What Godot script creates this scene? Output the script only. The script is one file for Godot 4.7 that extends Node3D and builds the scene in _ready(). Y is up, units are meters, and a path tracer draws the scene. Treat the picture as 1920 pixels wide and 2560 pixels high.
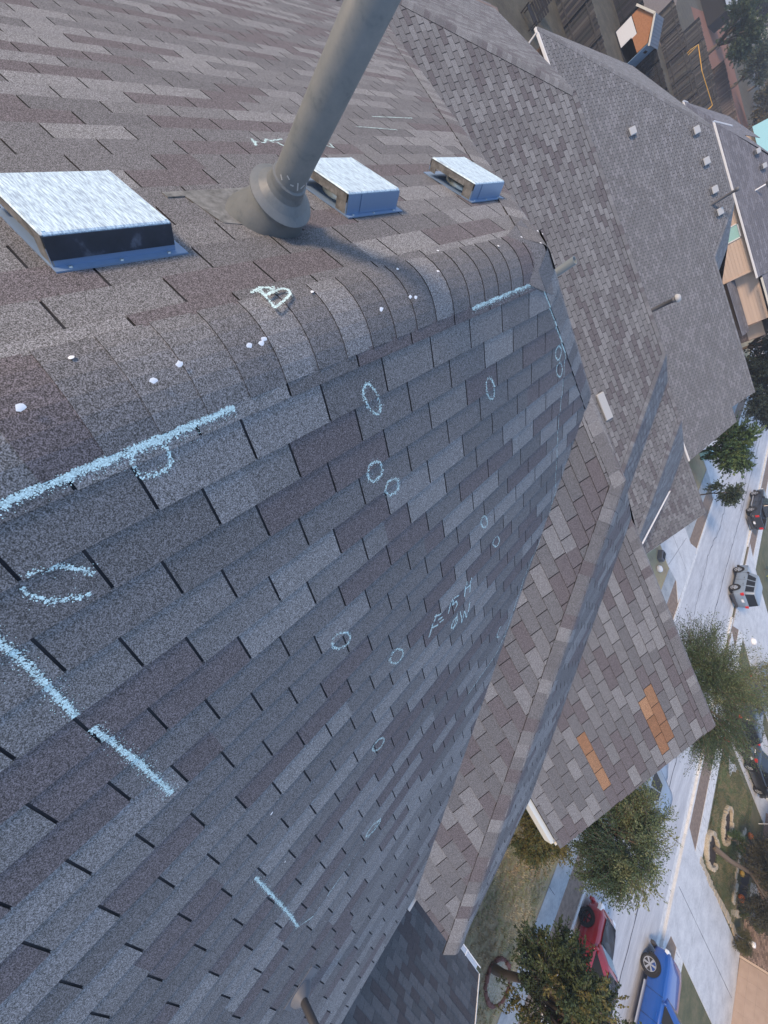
extends Node3D
# A roof under inspection, seen by a camera that was turned on its side, with the street beyond.
const CY := 10.8            # camera height over the street
const PF := 0.46476         # 6-in-12 pitch
const PB := 0.5427          # back slope, a little steeper
const EXPO := 0.1429
const TAB := 0.3334
const EDGE := Color(0.045, 0.045, 0.05)
var RX := Vector3(0.85046, -0.12329, 0.51139)
var UPV := Vector3(0.48053, 0.57763, -0.65988)
var FW := Vector3(0.21404, -0.80693, -0.5505)
var eye := Vector3(0, CY, 0)
var cnt := {}
var rng := RandomNumberGenerator.new()
var M := {}
var ST := Transform3D(Basis(Vector3.UP, 0.045), Vector3(22.5, 0, 0))
var cache := {}

# ------------------------------------------------------------------ helpers
func W(x: float, y: float, z: float) -> Vector3: return Vector3(x, y + CY, z)

func nm(parent: Node, called: String) -> String:
	var k := "%d/%s" % [parent.get_instance_id(), called]
	var n: int = cnt.get(k, 0)
	cnt[k] = n + 1
	return called if n == 0 else "%s_%03d" % [called, n]

func put(parent: Node, o: Node3D, called: String) -> void:
	o.name = nm(parent, called)
	parent.add_child(o, true)

func thing(called: String, label: String, category: String, at := Vector3.ZERO, turn := 0.0, group := "") -> Node3D:
	var o := Node3D.new()
	put(self, o, called)
	o.position = at
	o.rotation.y = turn
	tag(o, label, category, group)
	return o

func tag(o: Node, label: String, category: String, group := "") -> void:
	o.set_meta("label", label)
	o.set_meta("category", category)
	if group != "": o.set_meta("group", group)

func S(smooth := false) -> SurfaceTool:
	var st := SurfaceTool.new()
	st.begin(Mesh.PRIMITIVE_TRIANGLES)
	st.set_smooth_group(0 if smooth else -1)
	return st

func done(st: SurfaceTool, m: Material, called: String, parent: Node) -> MeshInstance3D:
	st.generate_normals()
	var mesh := st.commit()
	mesh.surface_set_material(0, m)
	var o := MeshInstance3D.new()
	o.mesh = mesh
	put(parent, o, called)
	return o

func struct(o: Node) -> Node:
	o.set_meta("kind", "structure")
	return o

func tri(st: SurfaceTool, a: Vector3, b: Vector3, c: Vector3, col := Color.WHITE) -> void:
	st.set_color(col); st.add_vertex(a)
	st.set_color(col); st.add_vertex(c)
	st.set_color(col); st.add_vertex(b)

func quad(st: SurfaceTool, a: Vector3, b: Vector3, c: Vector3, d: Vector3, col := Color.WHITE) -> void:
	tri(st, a, b, c, col)
	tri(st, a, c, d, col)

func box(st: SurfaceTool, x: Transform3D, s: Vector3, col := Color.WHITE) -> void:
	var h := s / 2
	var p: Array[Vector3] = []
	for i in 8: p.append(x * Vector3(h.x if i & 1 else -h.x, h.y if i & 2 else -h.y, h.z if i & 4 else -h.z))
	quad(st, p[2], p[6], p[7], p[3], col)
	quad(st, p[0], p[1], p[5], p[4], col)
	quad(st, p[0], p[2], p[3], p[1], col)
	quad(st, p[4], p[5], p[7], p[6], col)
	quad(st, p[0], p[4], p[6], p[2], col)
	quad(st, p[1], p[3], p[7], p[5], col)

func bx(st: SurfaceTool, a: Vector3, b: Vector3, col := Color.WHITE) -> void:
	box(st, Transform3D(Basis(), (a + b) / 2), (b - a).abs(), col)

# a box with its four upright edges and its top edges chamfered
func cbox(st: SurfaceTool, x: Transform3D, s: Vector3, c := 0.02, col := Color.WHITE) -> void:
	var lv := [[-0.5, 0.0], [0.5 - c / s.y, 0.0], [0.5, c]]
	var ring := []
	for l in lv:
		var r := []
		var hx: float = s.x / 2 - l[1]
		var hz: float = s.z / 2 - l[1]
		for q in [[-hx + c, -hz], [hx - c, -hz], [hx, -hz + c], [hx, hz - c], [hx - c, hz], [-hx + c, hz], [-hx, hz - c], [-hx, -hz + c]]:
			r.append(x * Vector3(q[0], l[0] * s.y, q[1]))
		ring.append(r)
	for i in 2:
		for k in 8:
			var n := (k + 1) % 8
			quad(st, ring[i][n], ring[i][k], ring[i + 1][k], ring[i + 1][n], col)
	for k in range(1, 7):
		tri(st, ring[2][0], ring[2][k + 1], ring[2][k], col)
		tri(st, ring[0][0], ring[0][k], ring[0][k + 1], col)

func bar(st: SurfaceTool, a: Vector3, b: Vector3, w: float, h: float, up := Vector3.UP, col := Color.WHITE) -> void:
	var z := (b - a).normalized()
	if absf(z.dot(up)) > 0.98: up = Vector3.RIGHT
	var x := up.cross(z).normalized()
	box(st, Transform3D(Basis(x, z.cross(x), z), (a + b) / 2), Vector3(w, h, a.distance_to(b)), col)

func tube(st: SurfaceTool, p: Array, r: Array, sides := 8, col := Color.WHITE) -> void:
	var rings := []
	for i in p.size():
		var d: Vector3 = (p[mini(i + 1, p.size() - 1)] - p[maxi(i - 1, 0)]).normalized()
		var a := Vector3.UP if absf(d.y) < 0.9 else Vector3.RIGHT
		var x := a.cross(d).normalized()
		var y := d.cross(x)
		var ring := []
		for k in sides:
			var t := TAU * k / sides
			ring.append(p[i] + (x * cos(t) + y * sin(t)) * r[i])
		rings.append(ring)
	for i in p.size() - 1:
		for k in sides:
			var n := (k + 1) % sides
			quad(st, rings[i][k], rings[i][n], rings[i + 1][n], rings[i + 1][k], col)
	for k in range(1, sides - 1):
		tri(st, rings[0][0], rings[0][k + 1], rings[0][k], col)
		tri(st, rings[-1][0], rings[-1][k], rings[-1][k + 1], col)

func lathe(st: SurfaceTool, prof: Array, x: Transform3D, sides := 24, col := Color.WHITE, crisp := false) -> void:
	for i in prof.size() - 1:
		if crisp: st.set_smooth_group(i + 1)
		for k in sides:
			var a := TAU * k / sides
			var b := TAU * (k + 1) / sides
			var u: Vector2 = prof[i]
			var v: Vector2 = prof[i + 1]
			quad(st, x * Vector3(u.x * cos(b), u.y, u.x * sin(b)), x * Vector3(u.x * cos(a), u.y, u.x * sin(a)), x * Vector3(v.x * cos(a), v.y, v.x * sin(a)), x * Vector3(v.x * cos(b), v.y, v.x * sin(b)), col)

# a polygon of plan points raised from y0 to y1
func slab(st: SurfaceTool, poly: PackedVector2Array, y0: float, y1: float, x := Transform3D(), col := Color.WHITE) -> void:
	if Geometry2D.is_polygon_clockwise(poly): poly.reverse()
	var t := Geometry2D.triangulate_polygon(poly)
	for i in range(0, t.size(), 3):
		var a := poly[t[i]]; var b := poly[t[i + 1]]; var c := poly[t[i + 2]]
		tri(st, x * Vector3(a.x, y1, a.y), x * Vector3(c.x, y1, c.y), x * Vector3(b.x, y1, b.y), col)
	if y1 > y0:
		for i in poly.size():
			var a := poly[i]; var b := poly[(i + 1) % poly.size()]
			quad(st, x * Vector3(a.x, y0, a.y), x * Vector3(a.x, y1, a.y), x * Vector3(b.x, y1, b.y), x * Vector3(b.x, y0, b.y), col)

func lin(r: float, g: float, b: float) -> Color: return Color(r, g, b).linear_to_srgb()

func mat(c: Color, rough := 0.8, metal := 0.0) -> StandardMaterial3D:
	var m := StandardMaterial3D.new()
	m.albedo_color = c
	m.roughness = rough
	m.metallic = metal
	return m

func tri_mat(img: Image, size: float, rough := 0.9, c := Color.WHITE) -> StandardMaterial3D:
	var m := mat(c, rough)
	m.albedo_texture = ImageTexture.create_from_image(img)
	m.uv1_triplanar = true
	m.uv1_world_triplanar = true
	m.uv1_triplanar_sharpness = 8.0
	m.uv1_scale = Vector3.ONE / size
	return m

func noise(n: int, freq: float, seed_: int, oct := 4) -> PackedByteArray:
	var f := FastNoiseLite.new()
	f.seed = seed_
	f.frequency = freq
	f.noise_type = FastNoiseLite.TYPE_SIMPLEX_SMOOTH
	f.fractal_octaves = oct
	var im := f.get_seamless_image(n, n)
	im.convert(Image.FORMAT_L8)
	return im.get_data()

# picture of n pixels: a base colour ramp driven by a sum of noises and single grains
func paint(n: int, stops: Array, layers: Array, grain: float, seed_: int) -> Image:
	var maps := []
	for i in layers.size(): maps.append(noise(n, layers[i][0], seed_ + i * 7, layers[i][2] if layers[i].size() > 2 else 4))
	var r := RandomNumberGenerator.new()
	r.seed = seed_
	var lut := []
	for i in 256:
		var t := i / 255.0 * (stops.size() - 1)
		var k := mini(int(t), stops.size() - 2)
		var a: Color = stops[k]
		lut.append(a.lerp(stops[k + 1], t - k).linear_to_srgb())
	var d := PackedByteArray()
	d.resize(n * n * 3)
	for i in n * n:
		var v := 0.5
		for l in maps.size(): v += (maps[l][i] / 255.0 - 0.5) * layers[l][1]
		v += (r.randf() - 0.5) * grain
		var c: Color = lut[clampi(int(v * 255), 0, 255)]
		d[i * 3] = c.r8
		d[i * 3 + 1] = c.g8
		d[i * 3 + 2] = c.b8
	return Image.create_from_data(n, n, false, Image.FORMAT_RGB8, d)

# mineral granules: pale, tan, blue-grey and black specks
func granules(n: int, seed_: int) -> Image:
	var r := RandomNumberGenerator.new()
	r.seed = seed_
	var v := PackedFloat32Array()
	v.resize(n * n)
	for i in n * n: v[i] = r.randf()
	var d := PackedByteArray()
	d.resize(n * n * 3)
	var lut := []
	for i in 256:
		var t := i / 255.0
		var g := 0.13 + 0.87 * pow(t, 1.35)
		lut.append(g)
	for y in n:
		var yn := ((y + 1) % n) * n
		for x in n:
			var xn := (x + 1) % n
			var a := v[y * n + x] * 0.4 + (v[y * n + xn] + v[yn + x] + v[yn + xn]) * 0.2
			a = clampf((a - 0.5) * 1.8 + 0.5, 0, 1)
			var g: float = lut[int(a * 255)]
			var h := v[yn + xn]
			var c := Color(g, g * 0.99, g * (0.9 + 0.18 * h)).linear_to_srgb()
			var i := (y * n + x) * 3
			d[i] = mini(255, int(c.r * 255)); d[i + 1] = mini(255, int(c.g * 255)); d[i + 2] = mini(255, int(c.b * 255))
	return Image.create_from_data(n, n, false, Image.FORMAT_RGB8, d)

func seen_at(p: Vector3) -> Vector3:  # picture position (-1..1) and depth, used only to choose which pieces are built one by one
	var q := p - eye
	var z := q.dot(FW)
	return Vector3(q.dot(UPV) / z / 0.997, q.dot(RX) / z / 1.329, z)

# ------------------------------------------------------------------ roofs
func frame(face: String, pitch: float) -> Array:
	var c := cos(pitch); var s := sin(pitch)
	match face:
		"E": return [Vector3(0, 0, -1), Vector3(c, -s, 0), Vector3(s, c, 0)]
		"W": return [Vector3(0, 0, 1), Vector3(-c, -s, 0), Vector3(-s, c, 0)]
		"S": return [Vector3(1, 0, 0), Vector3(0, -s, c), Vector3(0, c, s)]
	return [Vector3(-1, 0, 0), Vector3(0, -s, -c), Vector3(0, c, -s)]

# one roof plane: a dark deck, and tabs laid over it in courses (collected in bank)
func slope(house: Node3D, called: String, face: String, pitch: float, o: Vector3, plan: Array, bank: Array, pal: Array, opt := {}) -> MeshInstance3D:
	var f := frame(face, pitch)
	var U: Vector3 = f[0]; var D: Vector3 = f[1]; var N: Vector3 = f[2]
	var dh := Vector3(D.x, 0, D.z).normalized()
	var c := cos(pitch)
	var poly := PackedVector2Array()
	for q in plan:
		var v := Vector3(q[0] - o.x, 0, q[1] - o.z)
		poly.append(Vector2(v.dot(U), v.dot(dh) / c))
	if Geometry2D.is_polygon_clockwise(poly): poly.reverse()
	var st := S()
	var t := Geometry2D.triangulate_polygon(poly)
	var pt := func(p: Vector2, n: float) -> Vector3: return o + U * p.x + D * p.y + N * n
	for i in range(0, t.size(), 3):
		tri(st, pt.call(poly[t[i]], 0), pt.call(poly[t[i + 1]], 0), pt.call(poly[t[i + 2]], 0))
		tri(st, pt.call(poly[t[i]], -0.03), pt.call(poly[t[i + 2]], -0.03), pt.call(poly[t[i + 1]], -0.03))
	for i in poly.size():
		var a := poly[i]; var b := poly[(i + 1) % poly.size()]
		quad(st, pt.call(a, 0), pt.call(a, -0.03), pt.call(b, -0.03), pt.call(b, 0))
	var deck := done(st, M.felt, called, house)
	if opt.get("bare", false): return deck
	var E: float = opt.get("e", EXPO)
	var TW: float = opt.get("t", TAB)
	var gap: float = opt.get("gap", 0.007)
	var u0: float = opt.get("u0", 0.0)
	var d0: float = opt.get("d0", 0.0)
	var off: float = opt.get("off", 0.4117)
	var lo := Vector2(1e9, 1e9); var hi := Vector2(-1e9, -1e9)
	for p in poly: lo = lo.min(p); hi = hi.max(p)
	var holes: Array = opt.get("tan", [])
	for row in range(floori((lo.y - d0) / E), ceili((hi.y - d0) / E)):
		var da := d0 + row * E
		var sh := u0 + TW * fposmod(off * row, 1.0)
		var run := lo.x - rng.randf() * 0.4
		var tone: Color = pal[rng.randi() % pal.size()]
		for k in range(floori((lo.x - sh) / TW) - 1, ceili((hi.x - sh) / TW) + 1):
			var ua := sh + k * TW + gap / 2
			var ub := ua + TW - gap
			var t1 := tone
			var t2 := tone
			if run < ub:
				tone = pal[rng.randi() % pal.size()]
				if run < ua + TW * 0.3: t1 = tone
				t2 = tone
				run = ub + rng.randf_range(-0.14, 0.2)
			if rng.randf() > 0.3: t2 = t1
			for h in holes:
				if ua + TW / 2 > h[0] and ua + TW / 2 < h[1] and da + E / 2 > h[2] and da + E / 2 < h[3]:
					t1 = Color(0.62, 0.36, 0.2).lerp(Color(0.5, 0.25, 0.13), rng.randf()) * (0.9 + 0.25 * rng.randf()); t2 = t1
			var rect := PackedVector2Array([Vector2(ua, da), Vector2(ub, da), Vector2(ub, da + E + 0.003), Vector2(ua, da + E + 0.003)])
			var inside := true
			for p in rect:
				if not Geometry2D.is_point_in_polygon(p, poly): inside = false
			var parts := []
			if not inside:
				parts = Geometry2D.intersect_polygons(rect, poly)
				if parts.is_empty(): continue
			var mid: Vector3 = o + U * (ua + ub) / 2 + D * (da + E / 2)
			var sc := seen_at(mid)
			var big := 0.0
			if sc.z > 0 and absf(sc.x) < 1.02 and absf(sc.y) < 1.02 and N.dot(eye - mid) > 0:
				big = N.dot((eye - mid).normalized()) / sc.z / sc.z
			bank.append({"deck": deck, "o": o, "U": U, "D": D, "N": N, "ua": ua, "ub": ub, "da": da, "E": E, "t1": t1, "t2": t2, "parts": parts, "big": big})
	return deck

func tab_shape(st: SurfaceTool, b: Dictionary) -> void:
	var U: Vector3 = b.U; var D: Vector3 = b.D; var N: Vector3 = b.N; var o: Vector3 = b.o
	var E: float = b.E
	var n := func(p: Vector2) -> Vector3: return o + U * p.x + D * p.y + N * (0.0015 + 0.006 * (p.y - b.da) / E)
	var w := func(p: Vector2) -> Vector3: return o + U * p.x + D * p.y - N * 0.001
	if b.parts.is_empty():
		var e: float = b.da + E + 0.003
		var m: float = lerpf(b.ua, b.ub, 0.45) if b.t1 != b.t2 else b.ub
		var P := [Vector2(b.ua, b.da), Vector2(m, b.da), Vector2(m, e), Vector2(b.ua, e)]
		quad(st, n.call(P[0]), n.call(P[3]), n.call(P[2]), n.call(P[1]), b.t1)
		quad(st, w.call(P[3]), w.call(P[2]), n.call(P[2]), n.call(P[3]), EDGE)
		quad(st, w.call(P[0]), w.call(P[3]), n.call(P[3]), n.call(P[0]), EDGE)
		if b.t1 != b.t2:
			var Q := [Vector2(m, b.da), Vector2(b.ub, b.da), Vector2(b.ub, e), Vector2(m, e)]
			quad(st, n.call(Q[0]), n.call(Q[3]), n.call(Q[2]), n.call(Q[1]), b.t2)
			quad(st, w.call(Q[3]), w.call(Q[2]), n.call(Q[2]), n.call(Q[3]), EDGE)
		quad(st, w.call(Vector2(b.ub, e)), w.call(Vector2(b.ub, b.da)), n.call(Vector2(b.ub, b.da)), n.call(Vector2(b.ub, e)), EDGE)
		return
	for poly in b.parts:
		var pg: PackedVector2Array = poly
		if not Geometry2D.is_polygon_clockwise(pg): pg.reverse()
		var t := Geometry2D.triangulate_polygon(pg)
		for i in range(0, t.size(), 3):
			var a := n.call(pg[t[i]]) as Vector3
			var c := n.call(pg[t[i + 1]]) as Vector3
			var d := n.call(pg[t[i + 2]]) as Vector3
			if (c - a).cross(d - a).dot(N) > 0: tri(st, a, c, d, b.t1)
			else: tri(st, a, d, c, b.t1)
		for i in pg.size():
			var a := pg[i]; var c := pg[(i + 1) % pg.size()]
			quad(st, w.call(a), w.call(c), n.call(c), n.call(a), EDGE)

func lay(bank: Array, limit: int) -> void:
	bank.sort_custom(func(a, b): return a.big > b.big)
	var rest := {}
	var one := 0
	for b in bank:
		if one < limit and b.big > 0:
			one += 1
			if b.parts.is_empty():
				var key := "%s%s%.3f%.3f" % [b.t1.to_html(), b.t2.to_html(), b.ub - b.ua, b.E]
				if not cache.has(key):
					var l: Dictionary = b.duplicate()
					l.o = Vector3.ZERO; l.U = Vector3.RIGHT; l.N = Vector3.UP; l.D = Vector3.BACK
					l.ub = b.ub - b.ua; l.ua = 0.0; l.da = 0.0
					var st := S()
					tab_shape(st, l)
					st.generate_normals()
					var me := st.commit()
					me.surface_set_material(0, M.shingle)
					cache[key] = me
				var o := MeshInstance3D.new()
				o.mesh = cache[key]
				o.transform = Transform3D(Basis(b.U, b.N, b.D) * Basis(Vector3.RIGHT, -maxf(0.0, rng.randfn(0.0, 0.003))), b.o + b.U * b.ua + b.D * b.da)
				put(b.deck, o, "shingle")
			else:
				var st := S()
				tab_shape(st, b)
				done(st, M.shingle, "shingle", b.deck)
		else:
			if not rest.has(b.deck): rest[b.deck] = S()
			tab_shape(rest[b.deck], b)
	for d in rest: done(rest[d], M.shingle, "shingles", d).set_meta("kind", "stuff")

# overlapping cap pieces along a ridge or hip from the low end a to the high end b
func caps(house: Node3D, a: Vector3, b: Vector3, f1: Array, f2: Array, pal: Array, single := true, w := 0.166, up := 0.004, bend := 0.045) -> void:
	var dir := (b - a).normalized()
	var s1: Vector3 = (f1[2] as Vector3).cross(dir).normalized()
	if s1.dot(f1[1]) < 0: s1 = -s1
	var s2: Vector3 = (f2[2] as Vector3).cross(dir).normalized()
	if s2.dot(f2[1]) < 0: s2 = -s2
	var av := -(s1 + s2).normalized()
	var prof: Array[Vector3] = []
	for i in 9:
		var t := i / 8.0
		if i == 0: prof.append(s1 * w)
		elif i == 8: prof.append(s2 * w)
		else:
			t = (i - 1) / 6.0
			prof.append(s1 * bend * (1 - t) * (1 - t) + s2 * bend * t * t)
	var shapes := {}
	var n := int(a.distance_to(b) / EXPO)
	var joined: SurfaceTool = null if single else S()
	for i in n:
		var tone: Color = pal[rng.randi() % pal.size()]
		var st := S()
		if single:
			if shapes.has(tone): st = null
		else: st = joined
		if st:
			var at := Vector3.ZERO if single else a + dir * EXPO * i
			for k in 8:
				var p: Vector3 = prof[k]; var q: Vector3 = prof[k + 1]
				var l := av * (0.009 + up); var h := av * (0.004 + up)
				var e := dir * (EXPO + 0.03)
				quad(st, at + p + l, at + q + l, at + q + h + e, at + p + h + e, tone)
				quad(st, at + p + av * up * 0.5, at + q + av * up * 0.5, at + q + l, at + p + l, EDGE)
			for k in [0, 8]:
				var p: Vector3 = prof[k]
				quad(st, at + p, at + p + av * (0.009 + up), at + p + av * (0.004 + up) + dir * (EXPO + 0.03), at + p + dir * (EXPO + 0.03), EDGE)
		if single:
			if st:
				st.generate_normals()
				var me := st.commit()
				me.surface_set_material(0, M.shingle)
				shapes[tone] = me
			var o := MeshInstance3D.new()
			o.mesh = shapes[tone]
			o.position = a + dir * EXPO * i
			put(house, o, "ridge_cap")
	if not single: done(joined, M.shingle, "ridge_caps", house).set_meta("kind", "stuff")

func strip(house: Node, called: String, a: Vector3, b: Vector3, w: float, h: float, m: Material) -> MeshInstance3D:
	var st := S()
	bar(st, a, b, w, h)
	return done(st, m, called, house)

# a U-shaped gutter along an eave
func gutter(house: Node, a: Vector3, b: Vector3, out: Vector3, m: Material) -> void:
	var st := S()
	var d := out.normalized()
	bar(st, a + d * 0.01, b + d * 0.01, 0.012, 0.11, Vector3.UP)
	bar(st, a + d * 0.115, b + d * 0.115, 0.014, 0.1, Vector3.UP)
	bar(st, a + d * 0.06 - Vector3.UP * 0.055, b + d * 0.06 - Vector3.UP * 0.055, 0.115, 0.012, Vector3.UP)
	done(st, m, "gutter", house)

# ------------------------------------------------------------------ chalk and spots on the roof
const FU := -0.0152
const FV := 0.3484
var FO := Vector3(-0.394, -1.107 + CY, 0)
func on_front(u: float, v: float, n := 0.0) -> Vector3:
	return FO + Vector3(cos(PF), -sin(PF), 0) * v + Vector3(sin(PF), cos(PF), 0) * n + Vector3(0, 0, -u)
func on_back(u: float, v: float, n := 0.0) -> Vector3:
	return FO + Vector3(-cos(PB), -sin(PB), 0) * v + Vector3(-sin(PB), cos(PB), 0) * n + Vector3(0, 0, -u)
func skin(v: float, v0: float, down := true) -> float:
	var q := fposmod((v - v0) / EXPO, 1.0)
	return 0.0015 + 0.006 * q + 0.0022

# loose flakes of chalk along a path of (u, v) points
func chalk(house: Node, called: String, paths: Array, w: float, per_m: float, front := true, dust := 0.25) -> void:
	var st := S()
	for path in paths:
		for i in path.size() - 1:
			var a := Vector2(path[i][0], path[i][1]); var b := Vector2(path[i + 1][0], path[i + 1][1])
			var len := a.distance_to(b)
			var nrm := (b - a).orthogonal().normalized()
			for k in int(len * per_m * 0.95) + 1:
				var far := rng.randf() < dust
				var tt := rng.randf()
				var press := 0.5 + 0.5 * sin((a.x + a.y) * 31.0 + tt * len * 47.0) * sin(tt * len * 19.0 + a.y * 13.0)
				if rng.randf() > 0.45 + 0.55 * press: continue
				var p := a.lerp(b, tt) + nrm * rng.randfn(0, w * (0.95 if far else 0.33))
				var s := rng.randf_range(0.0009, 0.002) if far else rng.randf_range(0.0014, 0.0036)
				if front and p.y < 0.158: continue
				var h := skin(p.y, FV) if front else skin(p.y, 1.9239) if p.y > 0.175 else 0.02 - 0.004 * pow(maxf(0.0, (0.15 - p.y) / 0.08), 2.0)
				var q := []
				var r0 := rng.randf() * TAU
				for j in 4:
					var rr := s * rng.randf_range(0.6, 1.3)
					var o := p + Vector2.from_angle(r0 + j * TAU / 4) * rr
					q.append(on_front(o.x, o.y, h) if front else on_back(o.x, o.y, h))
				var g := rng.randf_range(0.5, 1.0)
				quad(st, q[0], q[1], q[2], q[3], Color(g, g, g))
	done(st, M.chalk, called, house)

func ring(cx: float, cy: float, rx: float, ry: float, turn: float, a0 := 0.0, a1 := TAU, n := 14) -> Array:
	var r := []
	for i in n + 1:
		var t := lerpf(a0, a1, float(i) / n)
		r.append([cx + rx * cos(t) * cos(turn) - ry * sin(t) * sin(turn) + rng.randf_range(-0.004, 0.004), cy + rx * cos(t) * sin(turn) + ry * sin(t) * cos(turn) + rng.randf_range(-0.004, 0.004)])
	return r

func spot(house: Node, p: Vector3, n: Vector3, r: float) -> void:
	var x := n.cross(Vector3(0.3, 0.1, 1)).normalized()
	var y := n.cross(x)
	var st := S(true)
	var c := p + n * 0.0018
	var pts := []
	for k in 9:
		var rr := r * rng.randf_range(0.6, 1.15)
		pts.append(p + x * cos(TAU * k / 9) * rr + y * sin(TAU * k / 9) * rr * 1.4)
	for k in 9: tri(st, c, pts[k], pts[(k + 1) % 9])
	done(st, M.white, "paint_spot", house)

# ------------------------------------------------------------------ vehicles
func loft(st: SurfaceTool, secs: Array, ends := true) -> void:
	for i in secs.size() - 1:
		var m: int = secs[i].size()
		for k in m:
			var n := (k + 1) % m
			quad(st, secs[i][k], secs[i + 1][k], secs[i + 1][n], secs[i][n])
	if ends:
		for e in [0, secs.size() - 1]:
			var s: Array = secs[e]
			var c := Vector3.ZERO
			for p in s: c += p
			c /= s.size()
			for k in s.size():
				if e == 0: tri(st, c, s[k], s[(k + 1) % s.size()])
				else: tri(st, c, s[(k + 1) % s.size()], s[k])

func section(z: float, hw: float, yb: float, yt: float, r := 0.1, crown := 0.03) -> Array:
	var half := [Vector2(hw * 0.86, yb), Vector2(hw * 0.97, yb + 0.1), Vector2(hw, lerpf(yb, yt, 0.55)), Vector2(hw * 0.985, yt - r), Vector2(hw - r * 0.35, yt - r * 0.3), Vector2(hw - r, yt), Vector2(hw * 0.45, yt + crown * 0.8), Vector2(0, yt + crown)]
	var o := []
	for p in half: o.append(Vector3(p.x, p.y, z))
	for i in range(half.size() - 2, -1, -1): o.append(Vector3(-half[i].x, half[i].y, z))
	return o

func wheel(car: Node, x: float, z: float, r: float, w: float, rim: Material, spokes := 5) -> void:
	var side := signf(x)
	var st := S(true)
	var tf := Transform3D(Basis(Vector3.BACK, -PI / 2 * side), Vector3(x, r, z))
	lathe(st, [Vector2(r * 0.62, -w), Vector2(r * 0.9, -w), Vector2(r, -w * 0.8), Vector2(r, -w * 0.2), Vector2(r * 0.93, 0.0), Vector2(r * 0.68, 0.0), Vector2(r * 0.66, -0.02)], tf, 28)
	var t := done(st, M.rubber, "wheel", car)
	st = S()
	lathe(st, [Vector2(0.0, -0.06), Vector2(r * 0.6, -0.06), Vector2(r * 0.62, -0.03)], tf, 24)
	done(st, M.trim, "brake_disc", t)  # dark dish standing for the shaded gaps between the spokes
	st = S()
	lathe(st, [Vector2(r * 0.6, -0.03), Vector2(r * 0.62, -0.012), Vector2(r * 0.67, -0.012)], tf, 24)
	for k in spokes:
		var a := TAU * k / spokes
		for d in [-0.1, 0.1]:
			var v := Vector3(cos(a + d), 0, sin(a + d))
			bar(st, tf * (v * r * 0.08 + Vector3(0, -0.02, 0)), tf * (v * r * 0.63 + Vector3(0, -0.018, 0)), r * 0.085, 0.03, Vector3(side, 0, 0))
	lathe(st, [Vector2(r * 0.13, -0.03), Vector2(r * 0.12, -0.008), Vector2(0.0, -0.006)], tf, 12)
	done(st, rim, "rim", t)
	# flat black ring painting the shade of the wheel arch opening
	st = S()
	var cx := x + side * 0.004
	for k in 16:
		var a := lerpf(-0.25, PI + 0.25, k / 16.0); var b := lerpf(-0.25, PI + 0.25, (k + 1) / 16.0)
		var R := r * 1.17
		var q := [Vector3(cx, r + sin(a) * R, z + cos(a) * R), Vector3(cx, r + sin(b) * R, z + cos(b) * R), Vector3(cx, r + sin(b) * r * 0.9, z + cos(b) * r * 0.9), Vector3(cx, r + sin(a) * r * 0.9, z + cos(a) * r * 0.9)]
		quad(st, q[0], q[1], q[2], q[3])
	done(st, M.black, "wheel_arch", car)

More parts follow.
